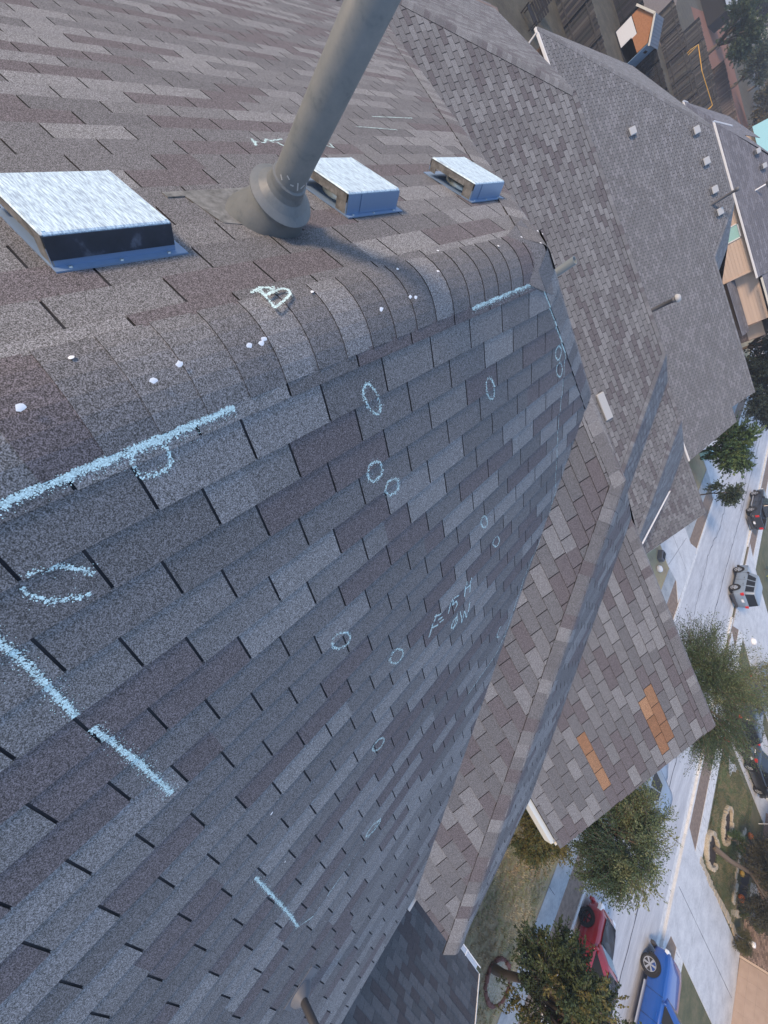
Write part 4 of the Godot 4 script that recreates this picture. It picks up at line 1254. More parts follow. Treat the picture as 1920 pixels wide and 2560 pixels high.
func third_house() -> void:
	var h := thing("shingled_house", "single storey house with a row of pale box vents along its wide grey roof", "house")
	var k := 1.8
	var pal := [Color(0.235, 0.235, 0.24) * k, Color(0.185, 0.187, 0.19) * k, Color(0.185, 0.187, 0.19) * k, Color(0.17, 0.17, 0.173) * k, Color(0.205, 0.207, 0.21) * k]
	var bank := []
	slope(h, "roof_slope", "S", PF, W(-4.7, -3.95, -33.86), [[-12.1, -26.46], [-4.7, -33.86], [-0.7, -33.86], [1.4, -31.76], [9.72, -31.76], [9.72, -30.03], [10.7, -30.03], [11.15, -26.46]], bank, pal, {"gap": 0.024})
	slope(h, "roof_slope", "W", PF, W(-4.7, -3.95, -33.86), [[-4.7, -33.86], [-12.1, -26.46], [-12.1, -41.2]], bank, pal)
	slope(h, "roof_slope", "E", PF, W(-0.7, -3.95, -33.86), [[-0.7, -33.86], [1.4, -31.76], [3.4, -33.8], [1.4, -35.96]], bank, pal)
	lay(bank, 0)
	slope(h, "roof_slope", "N", PF, W(-4.7, -3.95, -33.86), [[-4.7, -33.86], [-0.7, -33.86], [6.7, -41.2], [-12.1, -41.2]], [], pal, {"bare": true})
	slope(h, "roof_slope", "N", PF, W(1.4, -5.0, -31.76), [[0.8, -31.76], [9.72, -31.76], [9.72, -37.0], [0.8, -37.0]], [], pal, {"bare": true})
	var E_ := frame("E", PF); var W_ := frame("W", PF); var S_ := frame("S", PF); var N_ := frame("N", PF)
	caps(h, W(-12.1, -7.66, -26.46), W(-4.7, -3.95, -33.86), W_, S_, pal, false)
	caps(h, W(-0.7, -3.95, -33.86), W(-4.7, -3.95, -33.86), S_, N_, pal, false)
	caps(h, W(1.4, -5.0, -31.76), W(-0.7, -3.95, -33.86), S_, E_, pal, false)
	caps(h, W(9.72, -5.0, -31.76), W(1.4, -5.0, -31.76), S_, N_, pal, false)
	hull(h, "wall", [[-11.6, -26.9], [10.7, -26.9], [10.2, -30], [9.3, -30], [9.3, -36.5], [-11.6, -40.7]], 0.05, CY - 7.8, M.brick)
	gutter(h, W(9.4, -7.72, -26.46), W(11.15, -7.72, -26.46), Vector3(0, 0, 1), M.white)
	gutter(h, W(-12.1, -7.72, -26.46), W(9.4, -7.72, -26.46), Vector3(0, 0, 1), M.white)
	strip(h, "downspout", W(-11.9, -7.7, -26.35), W(-11.8, -10.7, -26.6), 0.08, 0.06, M.white)
	for q in [[-6.25, -29.25], [-4.9, -32.7], [-3.3, -32.75], [-1.8, -32.75], [-0.64, -32.7]]:
		far_vent(h, W(q[0], -20.927 - 0.5014 * q[1] + 0.0, q[1]))
	var st := S(true)
	lathe(st, [Vector2(0.08, -0.2), Vector2(0.07, 0.9), Vector2(0.11, 0.92), Vector2(0.11, 1.05), Vector2(0.0, 1.1)], Transform3D(Basis(), W(-1.19, -4.55, -32.5)), 14)
	done(st, M.vent_grey, "vent_stack", h)

func fourth_house() -> void:
	var h := thing("sided_house", "two storey tan siding house with a teal window behind the vented roof", "house")
	var z := -47.75
	var k := 1.8
	var pal := [Color(0.2, 0.2, 0.22) * k, Color(0.165, 0.165, 0.18) * k, Color(0.15, 0.15, 0.165) * k]
	hull(h, "wall", [[-6.0, z], [4.5, z], [4.5, z - 0.6], [8.8, z - 0.6], [8.8, z - 9], [-6.0, z - 9]], 0.05, 4.8, M.brick)
	siding(h, "siding", Vector3(-6.0, 0, z), Vector3(4.45, 0, z), 1.5, 5.36, Vector3(0, 0, 1))
	siding(h, "siding", Vector3(4.5, 0, z - 0.6), Vector3(8.7, 0, z - 0.6), 3.6, 5.3, Vector3(0, 0, 1))
	siding(h, "siding", Vector3(8.8, 0, z - 1.6), Vector3(10.2, 0, z - 1.6), 3.6, 4.7, Vector3(0, 0, 1))
	hull(h, "wall", [[8.7, z - 1.62], [10.25, z - 1.62], [10.25, z - 8], [8.7, z - 8]], 0.05, 4.7, M.brick)
	wall_bricks(h, Vector3(8.8, 3.0, z - 1.55), Vector3(10.3, 3.0, z - 1.55), 0.6, Vector3(0, 0, 1))
	var st := S()
	bx(st, Vector3(4.36, 1.5, z - 0.05), Vector3(4.5, 5.36, z + 0.05))
	done(st, M.tan, "corner_board", h)
	st = S()
	for q in [[0.5, 1.65, 5.02, 5.1], [0.5, 1.65, 4.12, 4.2], [0.5, 0.58, 4.12, 5.1], [1.57, 1.65, 4.12, 5.1]]:
		bx(st, Vector3(q[0], q[2], z), Vector3(q[1], q[3], z + 0.07))
	var wd := done(st, M.white, "window", h)
	st = S()
	bx(st, Vector3(0.58, 4.2, z + 0.02), Vector3(1.57, 5.02, z + 0.04))
	done(st, M.teal, "pane", wd)
	var bank := []
	slope(h, "roof_slope", "S", PF, Vector3(-2.0, 7.5, z - 4.0), [[-6.8, z + 0.2], [-2.35, z - 4.0], [5.15, z - 4.0], [5.15, z + 0.2]], bank, pal, {"t": 0.5, "e": 0.2})
	slope(h, "roof_slope", "S", PF, Vector3(8.0, 7.4, z - 4.0), [[5.2, z - 0.3], [5.2, z - 4.0], [13.0, z - 4.0], [13.0, z - 0.3]], bank, pal, {"t": 0.5, "e": 0.2})
	slope(h, "roof_slope", "W", PF, Vector3(-2.35, 7.6, z - 4.0), [[-2.35, z - 4.0], [-6.8, z + 0.2], [-6.8, z - 8.45]], bank, pal, {"t": 0.5, "e": 0.2})
	slope(h, "porch_roof", "S", 0.3, Vector3(4.5, 3.95, z - 0.55), [[4.5, z - 0.55], [9.2, z - 0.55], [9.2, z + 0.6], [4.5, z + 0.6]], bank, pal, {"t": 0.5, "e": 0.2})
	# lower part on its garden side
	slope(h, "lower_roof_slope", "S", PF, Vector3(-6.2, 5.456, -58.8), [[-10.7, -54.3], [-6.2, -58.8], [-1.7, -54.3]], bank, pal, {"t": 0.5, "e": 0.2})
	slope(h, "lower_roof_slope", "W", PF, Vector3(-6.2, 5.456, -58.8), [[-6.2, -58.8], [-10.7, -54.3], [-10.7, -78.0], [-6.2, -73.5]], bank, pal, {"t": 0.5, "e": 0.2})
	lay(bank, 0)
	slope(h, "roof_slope", "N", PF, Vector3(-2.0, 7.6, z - 4.0), [[-2.35, z - 4.0], [13, z - 4.0], [13, z - 9], [-6.8, z - 8.45]], [], pal, {"bare": true})
	hull(h, "wall", [[-10.2, -54.8], [-4, -54.8], [-4, -77], [-10.2, -77]], 0.05, 3.1, M.brick)
	gutter(h, Vector3(-6.8, 5.34, z + 0.2), Vector3(5.15, 5.34, z + 0.2), Vector3(0, 0, 1), M.white)
	gutter(h, Vector3(-6.82, 5.34, z + 0.2), Vector3(-6.82, 5.34, z - 8.4), Vector3(-1, 0, 0), M.white)
	gutter(h, Vector3(5.3, 5.55, z - 0.03), Vector3(12.9, 5.55, z - 0.03), Vector3(0, 0, 1), M.cream)
	gutter(h, Vector3(-10.72, 3.15, -54.3), Vector3(-10.72, 3.15, -56.0), Vector3(-1, 0, 0), M.white)
	gutter(h, Vector3(-10.7, 3.15, -54.28), Vector3(-7.7, 3.15, -54.28), Vector3(0, 0, 1), M.white)
	strip(h, "downspout", Vector3(-5.95, 5.2, z + 0.08), Vector3(-5.95, 0.2, z + 0.08), 0.07, 0.07, M.cream)
	for q in [[-3.5, z - 2.4], [-2.3, z - 2.6], [-1.0, z - 2.8]]: far_vent(h, Vector3(q[0], 7.6 + 0.5014 * (z - 4.0 - q[1]), q[1]))
	st = S(true)
	lathe(st, [Vector2(0.05, -0.2), Vector2(0.05, 0.6), Vector2(0, 0.6)], Transform3D(Basis(), Vector3(-1.0, 6.3, z - 1.6)), 10)
	done(st, M.white, "vent_stack", h)
	var c := thing("metal_roofed_house", "small house with a pale turquoise roof at the right edge beyond the tan house", "house", Vector3(-5.5, 0, -96))
	hull(c, "wall", [[-4, 0], [6, 0], [6, -8], [-4, -8]], 0, 3.4, M.tan)
	st = S()
	quad(st, Vector3(-4.5, 3.4, 0.6), Vector3(6.5, 3.4, 0.6), Vector3(6.5, 5.6, -4), Vector3(-4.5, 5.6, -4))
	quad(st, Vector3(-4.5, 5.6, -4), Vector3(6.5, 5.6, -4), Vector3(6.5, 3.4, -8.6), Vector3(-4.5, 3.4, -8.6))
	done(st, M.teal, "roof", c)

func across() -> void:
	var h := thing("brick_house", "brick house across the street with a wide tan garage door at its driveway", "house")
	var x := 42.15
	hull(h, "wall", [[x, -14.75], [x + 9, -14.75], [x + 9, -4], [x, -4]], 0.05, 3.0, M.brick)
	hull(h, "wall", [[x + 0.05, -14.8], [x + 0.05, -17.4], [x + 1.6, -17.4], [x + 1.6, -26], [x + 9, -26], [x + 9, -14.8]], 0.05, 3.0, M.brick)
	wall_bricks(h, Vector3(x, 0.1, -17.4), Vector3(x, 0.1, -14.72), 2.9, Vector3(-1, 0, 0))
	var st := S()
	for i in 5:
		for j in 6:
			var z0 := -14.55 + j * 0.93
			cbox(st, Transform3D(Basis(), Vector3(x - 0.03, 0.14 + 0.47 * i + 0.23, z0 + 0.46)), Vector3(0.06, 0.466, 0.928), 0.003)
	done(st, M.garage, "garage_door", h)
	st = S()
	bx(st, Vector3(x - 0.05, 0.1, -14.72), Vector3(x, 2.6, -14.58))
	bx(st, Vector3(x - 0.05, 2.48, -14.72), Vector3(x, 2.66, -8.8))
	done(st, M.tan_trim, "door_trim", h)
	st = S()
	bx(st, Vector3(x + 0.3, 0.1, -19.6), Vector3(x + 1.58, 0.35, -17.4))
	done(st, M.walk_dark, "porch_step", h)
	st = S()
	bx(st, Vector3(x + 1.52, 0.35, -19.0), Vector3(x + 1.62, 2.4, -18.0))
	done(st, M.black, "door", h)
	var k := 1.8
	var pal := [Color(0.17, 0.16, 0.155) * k, Color(0.14, 0.13, 0.125) * k]
	var bank := []
	slope(h, "roof_slope", "W", PF, Vector3(x + 6, 5.9, -15), [[x - 0.5, -3.5], [x - 0.5, -17.8], [x + 6, -17.8], [x + 6, -3.5]], bank, pal)
	slope(h, "roof_slope", "W", PF, Vector3(x + 6, 5.9, -15), [[x + 1.1, -17.8], [x + 1.1, -26.5], [x + 6, -26.5], [x + 6, -17.8]], bank, pal)
	lay(bank, 0)
	var c := thing("porch_light", "white oval lamp standing by the dark porch of the brick house", "lamp", Vector3(41.2, 0.1, -15.4))
	st = S(true)
	lathe(st, [Vector2(0.03, 0), Vector2(0.03, 0.7), Vector2(0.12, 0.72), Vector2(0.19, 0.8), Vector2(0.15, 0.9), Vector2(0, 0.93)], Transform3D(), 14)
	done(st, M.white, "globe", c)
	var g := thing("brick_house", "low brick house behind the dark cars on the driveway across the street", "house")
	hull(g, "wall", [[44, -34], [54, -34], [54, -27.5], [44, -27.5]], 0.05, 3.0, M.brick)
	st = S()
	quad(st, Vector3(43.3, 2.9, -35), Vector3(43.3, 2.9, -27), Vector3(49, 5.6, -27), Vector3(49, 5.6, -35))
	done(st, M.felt, "roof", g)

func backyards() -> void:
	var grey := [Color(0.055, 0.056, 0.06), Color(0.042, 0.044, 0.05), Color(0.085, 0.083, 0.082), Color(0.03, 0.032, 0.04)]
	var black := [Color(0.022, 0.024, 0.03), Color(0.032, 0.034, 0.042)]  # darker boards than the other fences
	var brown := [Color(0.10, 0.08, 0.075), Color(0.075, 0.065, 0.065), Color(0.14, 0.115, 0.105)]
	fence("grey weathered board fence beside the dark slatted chairs and the vented house", Vector3(-32, 0.1, -43.0), Vector3(-12.6, 0.1, -41.6), 1.9, grey)
	fence("dark board fence standing just behind the small shed", Vector3(-30, 0.1, -58.5), Vector3(-11, 0.1, -57.0), 1.9, black)
	fence("streaky grey board fence beyond the grass strip, before the yellow play frame", Vector3(-23.5, 0.1, -73.0), Vector3(-9, 0.1, -70.6), 1.9, grey)
	fence("grey board fence behind the yellow play frame", Vector3(-24, 0.1, -86.5), Vector3(-8, 0.1, -83.0), 2.0, grey)
	fence("brownish farthest board fence in front of the red bare ground", Vector3(-20.5, 0.1, -99.0), Vector3(-6, 0.1, -95.5), 2.0, brown)
	var st := S()
	slab(st, PackedVector2Array([Vector2(-40, -71), Vector2(-9, -69), Vector2(-9, -62), Vector2(-40, -64)]), 0.104, 0.104)
	struct(done(st, M.yard, "yard_strip", self))
	st = S()
	slab(st, PackedVector2Array([Vector2(-90, -24), Vector2(-11, -24), Vector2(-11, -200), Vector2(-90, -200)]), 0.1, 0.1025)
	struct(done(st, M.yard, "back_yards", self))
	st = S()
	slab(st, PackedVector2Array([Vector2(-30, -101), Vector2(-3, -98), Vector2(-3, -130), Vector2(-34, -134)]), 0.104, 0.104)
	struct(done(st, M.red_dirt, "bare_red_ground", self))
	st = S()
	slab(st, PackedVector2Array([Vector2(-40, -112), Vector2(-20, -74), Vector2(-26, -60), Vector2(-60, -80)]), 0.106, 0.106)
	struct(done(st, M.dirt, "bare_yard", self))
	# shed
	var s := thing("garden_shed", "small gabled shed with orange plywood front, white panel and blue side wall", "shed", Vector3(-18.0, 0.1, -55.0))
	st = S()
	var w := 1.4
	bx(st, Vector3(-w, 0, -2.4), Vector3(-w + 0.05, 1.9, -0.03))
	bx(st, Vector3(-w, 0, -2.4), Vector3(w, 1.9, -2.35))
	bx(st, Vector3(-w, -0.02, -2.4), Vector3(w, 0.05, -0.03))
	done(st, M.dark_wood, "walls", s)
	st = S()
	bx(st, Vector3(w - 0.05, 0, -2.4), Vector3(w, 1.9, 0.0))
	done(st, M.blue_wall, "side_wall", s)
	st = S()
	bx(st, Vector3(w, 1.25, -1.5), Vector3(w + 0.02, 1.45, -0.8))
	done(st, M.black, "side_vent", s)
	st = S()
	bx(st, Vector3(-w + 0.1, 0.1, -0.06), Vector3(0.0, 0.95, 0.0))
	bx(st, Vector3(-w + 0.1, 0.95, -0.06), Vector3(0.1, 1.35, 0.0))
	done(st, M.white, "door_panel", s)
	st = S()
	var f := PackedVector2Array([Vector2(0.1, 1.0), Vector2(w - 0.1, 1.0), Vector2(w - 0.1, 1.85), Vector2(0.0, 2.7), Vector2(-w + 0.1, 1.95), Vector2(-w + 0.1, 1.4), Vector2(0.1, 1.4)])
	slab(st, f, -0.02, 0.02, Transform3D(Basis(Vector3.RIGHT, Vector3.BACK, Vector3.UP), Vector3(0, 0, -0.02)))
	done(st, M.plywood, "plywood_front", s)
	for e in [-1, 1]:
		st = S()
		bar(st, Vector3(0, 2.82, 0.1), Vector3(e * (w + 0.2), 1.88, 0.1), 0.06, 0.14)
		done(st, M.cream, "rake_board", s)
		st = S()
		for r in 9:
			var a := lerpf(0, 1, r / 9.0); var b := lerpf(0, 1, (r + 1) / 9.0)
			var p := Vector3(e * (w + 0.2) * a, 2.86 - 0.94 * a, 0); var q := Vector3(e * (w + 0.2) * b, 2.86 - 0.94 * b + 0.015, 0)
			quad(st, p + Vector3(0, 0, 0.06), q + Vector3(0, 0, 0.06), q + Vector3(0, 0, -2.6), p + Vector3(0, 0, -2.6))
			quad(st, q + Vector3(0, 0, 0.06), q + Vector3(0, -0.02, 0.06), q + Vector3(0, -0.02, -2.6), q + Vector3(0, 0, -2.6))
		done(st, M.vent_grey, "roof_slope", s)
	var sh := thing("storage_shed", "dark shed with a pale roof edge near the big round tree", "shed", Vector3(-31.0, 0.1, -112))
	st = S()
	bx(st, Vector3(-4, 0, -6), Vector3(2, 2.6, 0))
	done(st, M.black, "walls", sh)
	st = S()
	quad(st, Vector3(-4.3, 2.6, 0.3), Vector3(2.3, 2.6, 0.3), Vector3(2.3, 3.4, -6.3), Vector3(-4.3, 3.4, -6.3))
	done(st, M.vent_pale, "roof", sh)
	for q in [[-18.2, -37.7, 0.3, "upper"], [-16.9, -35.4, 0.2, "lower"]]:
		var c := thing("slatted_chair", "dark slatted garden seat beside the fence, %s of the two in the yard" % ("the farther" if q[3] == "upper" else "the nearer"), "chair", Vector3(q[0], 0.1, q[1]), q[2])
		for i in 5:
			st = S()
			box(st, Transform3D(Basis(), Vector3(0, 0.42, -0.3 + 0.14 * i)), Vector3(1.1, 0.03, 0.1))
			done(st, M.dark_wood, "slat", c)
		for i in 5:
			st = S()
			box(st, Transform3D(Basis(Vector3.RIGHT, -0.3), Vector3(0, 0.52 + 0.13 * i, -0.4 - 0.04 * i)), Vector3(1.1, 0.1, 0.025))
			done(st, M.dark_wood, "back_slat", c)
		for sx in [-0.5, 0.5]:
			for sz in [-0.3, 0.3]:
				st = S()
				bx(st, Vector3(sx - 0.03, 0, sz - 0.03), Vector3(sx + 0.03, 0.6, sz + 0.03))
				done(st, M.dark_wood, "leg", c)
	var y := thing("play_frame", "yellow tube play frame with teal seats between two fences", "play frame")
	var pts := [Vector3(-18.3, 2.2, -72.9), Vector3(-19.7, 2.2, -79), Vector3(-16.5, 2.2, -76.4), Vector3(-12.8, 2.2, -77.1), Vector3(-12.4, 2.2, -75.3)]
	st = S()
	tube(st, pts, [0.035, 0.035, 0.035, 0.035, 0.035], 8)
	done(st, M.gold, "top_tube", y)
	for p in [pts[0], pts[1], pts[3], pts[4]]:
		st = S()
		tube(st, [p, Vector3(p.x + 0.3, 0.1, p.z)], [0.04, 0.04], 6)
		done(st, M.gold, "leg", y)
	for p in [Vector3(-17.6, 0.9, -76.0), Vector3(-16.4, 0.9, -76.3)]:
		st = S()
		cbox(st, Transform3D(Basis(), p), Vector3(0.5, 0.3, 0.4), 0.05)
		done(st, M.teal, "seat", y)

func cars() -> void:
	var red := mat(lin(0.30, 0.012, 0.022), 0.3)
	red.clearcoat_enabled = true
	red.clearcoat_roughness = 0.05
	var slate := mat(lin(0.10, 0.115, 0.145), 0.28)
	slate.clearcoat_enabled = true
	var screen := mat(lin(0.55, 0.66, 0.70), 0.08)  # bright sky reflection painted into the windshield colour
	var blue := mat(lin(0.006, 0.075, 0.34), 0.3)
	blue.clearcoat_enabled = true
	blue.clearcoat_roughness = 0.05
	var steel := mat(lin(0.20, 0.255, 0.32), 0.35)
	steel.clearcoat_enabled = true
	var ink := mat(lin(0.012, 0.014, 0.02), 0.22)
	ink.clearcoat_enabled = true
	var navy := mat(lin(0.02, 0.04, 0.09), 0.25)
	navy.clearcoat_enabled = true
	var ice := mat(lin(0.2, 0.27, 0.36), 0.3)
	ice.clearcoat_enabled = true
	var alloy := mat(lin(0.55, 0.57, 0.6), 0.3, 0.6)
	var a := thing("parked_car", "red hatchback with slate roof and black wheels parked at the near kerb", "car", ST * Vector3(1.07, 0, -4.63), ST.basis.get_euler().y)
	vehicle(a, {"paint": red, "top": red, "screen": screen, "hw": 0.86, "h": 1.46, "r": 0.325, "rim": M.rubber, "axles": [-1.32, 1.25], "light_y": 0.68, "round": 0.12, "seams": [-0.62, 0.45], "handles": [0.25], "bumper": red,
		"deck": [[-2.08, 0.62, 0.32, 0.62], [-2.0, 0.74, 0.24, 0.76], [-1.7, 0.83, 0.2, 0.88], [-1.0, 0.86, 0.18, 0.97], [-0.4, 0.86, 0.18, 0.99], [0.9, 0.86, 0.18, 1.0], [1.7, 0.84, 0.2, 0.98], [2.0, 0.78, 0.26, 0.92], [2.1, 0.66, 0.34, 0.7]],
		"cab": [-0.95, 1.95, 0.97, -0.35, 1.45, 0.76, 0.58], "windows": [[0.12, 0.47, 0.2, 0.48], [0.5, 0.8, 0.51, 0.76]]})
	var st := S(true)
	loft(st, [[Vector3(0.52, 1.492, -0.28), Vector3(-0.52, 1.492, -0.28)], [Vector3(0.55, 1.5, 0.3), Vector3(-0.55, 1.5, 0.3)], [Vector3(0.53, 1.494, 1.2), Vector3(-0.53, 1.494, 1.2)]], false)
	done(st, slate, "roof_panel", a)
	st = S(true)
	loft(st, [[Vector3(0.5, 0.915, -1.85), Vector3(-0.5, 0.915, -1.85)], [Vector3(0.62, 1.0, -1.2), Vector3(-0.62, 1.0, -1.2)], [Vector3(0.62, 1.035, -0.85), Vector3(-0.62, 1.035, -0.85)]], false)
	done(st, slate, "hood_panel", a)
	var t := thing("pickup_truck", "bright blue pickup truck with dark wide tyres at the far kerb", "truck", ST * Vector3(7.75, 0, -5.55), ST.basis.get_euler().y)
	pickup(t, blue, alloy, 0.41, 6)
	var j := thing("sport_utility_car", "boxy grey blue utility car with alloy wheels seen from behind at the far kerb", "car", ST * Vector3(7.75, 0, -36.75), ST.basis.get_euler().y)
	vehicle(j, {"paint": steel, "hw": 0.88, "h": 1.78, "r": 0.39, "rim": alloy, "axles": [-1.2, 1.3], "light_y": 0.85, "tail_y": 0.98, "tail_h": 0.22, "round": 0.07, "seams": [-0.75, 0.2, 1.0], "handles": [-0.05, 0.8], "plate_y": 0.86, "mirror": M.trim,
		"deck": [[-1.98, 0.7, 0.4, 0.85], [-1.9, 0.82, 0.34, 1.02], [-1.0, 0.88, 0.3, 1.1], [0, 0.88, 0.3, 1.12], [1.6, 0.88, 0.3, 1.12], [2.0, 0.84, 0.36, 1.1], [2.06, 0.78, 0.42, 0.9]],
		"cab": [-1.0, 2.0, 1.1, -0.6, 1.9, 0.84, 0.72], "windows": [[0.13, 0.36, 0.2, 0.37], [0.4, 0.63, 0.41, 0.63], [0.68, 0.93, 0.68, 0.92]]})
	var b := thing("pickup_truck", "black pickup truck parked farther up the street beyond the grey utility car", "truck", ST * Vector3(7.6, 0, -49.2), ST.basis.get_euler().y)
	pickup(b, ink, alloy, 0.42, 5)
	var sedan := {"paint": ink, "hw": 0.9, "h": 1.46, "r": 0.33, "rim": alloy, "axles": [-1.4, 1.3], "light_y": 0.7, "tail_y": 0.92, "round": 0.12, "seams": [-0.5, 0.45], "handles": [0.15, 1.0],
		"deck": [[-2.3, 0.66, 0.32, 0.66], [-2.2, 0.8, 0.24, 0.8], [-1.2, 0.9, 0.2, 0.95], [0, 0.9, 0.18, 0.97], [1.4, 0.9, 0.2, 1.0], [2.15, 0.84, 0.26, 1.02], [2.3, 0.74, 0.36, 0.85]],
		"cab": [-0.95, 1.85, 0.96, -0.15, 1.1, 0.8, 0.6], "windows": [[0.14, 0.48, 0.24, 0.5], [0.52, 0.82, 0.54, 0.8]]}
	var c := thing("parked_car", "black sedan with silver wheels, farther from the street of two in line", "car", Vector3(38.7, 0.13, -26.25), -PI / 2)
	vehicle(c, sedan)
	var suv := sedan.duplicate()
	suv.h = 1.68
	suv.cab = [-0.9, 2.2, 1.0, -0.3, 1.95, 0.84, 0.7]
	suv.windows = [[0.13, 0.38, 0.22, 0.4], [0.42, 0.66, 0.43, 0.66], [0.7, 0.93, 0.7, 0.92]]
	suv.tail_y = 1.0
	var d := thing("parked_car", "tall black car nearer the street, parked behind the black sedan on the driveway", "car", Vector3(34.0, 0.13, -26.2), -PI / 2)
	vehicle(d, suv)
	var n := sedan.duplicate()
	n.paint = navy
	var e := thing("parked_car", "dark navy car with white plate half hidden by feathery branches", "car", Vector3(34.8, 0.13, -29.6), -PI / 2)
	vehicle(e, n)
	var ic := sedan.duplicate()
	ic.paint = ice
	var s := thing("parked_car", "pale silver blue car at the near kerb under the feathery tree", "car", ST * Vector3(1.75, 0, -13.2), ST.basis.get_euler().y)
	vehicle(s, ic)

func pickup(t: Node3D, paint_: Material, alloy: Material, r: float, spokes: int) -> void:
	vehicle(t, {"paint": paint_, "hw": 0.93, "h": 1.82, "r": r, "rim": alloy, "spokes": spokes, "axles": [-1.78, 1.5], "light_y": 0.92, "tail_y": 0.98, "tail_h": 0.3, "round": 0.1, "seams": [-0.95, 0.0], "handles": [-0.25, 0.55], "plate_y": 0.6,
		"deck": [[-2.72, 0.74, 0.5, 0.95], [-2.62, 0.86, 0.42, 1.08], [-2.2, 0.92, 0.4, 1.14], [-1.2, 0.93, 0.36, 1.2], [0.75, 0.93, 0.36, 1.2], [0.82, 0.93, 0.36, 0.78], [2.55, 0.92, 0.42, 0.78], [2.66, 0.9, 0.5, 0.76]],
		"cab": [-1.15, 0.8, 1.18, -0.55, 0.62, 0.82, 0.68], "windows": [[0.14, 0.5, 0.24, 0.5], [0.55, 0.86, 0.55, 0.85]]})
	for s in [-1, 1]:
		var st := S()
		cbox(st, Transform3D(Basis(), Vector3(s * 0.88, 0.95, 1.72)), Vector3(0.12, 0.56, 1.86), 0.03)
		done(st, paint_, "bed_side", t)
		st = S()
		bx(st, Vector3(s * 0.98 - 0.06, 0.36, -1.1), Vector3(s * 0.98 + 0.06, 0.42, 0.85))
		done(st, alloy, "running_board", t)
	var st := S()
	cbox(st, Transform3D(Basis(), Vector3(0, 0.94, 2.62)), Vector3(1.7, 0.56, 0.1), 0.03)
	done(st, paint_, "tailgate", t)
	st = S()
	cbox(st, Transform3D(Basis(), Vector3(0, 0.84, -2.7)), Vector3(1.1, 0.28, 0.08), 0.02)
	done(st, M.trim, "grille", t)

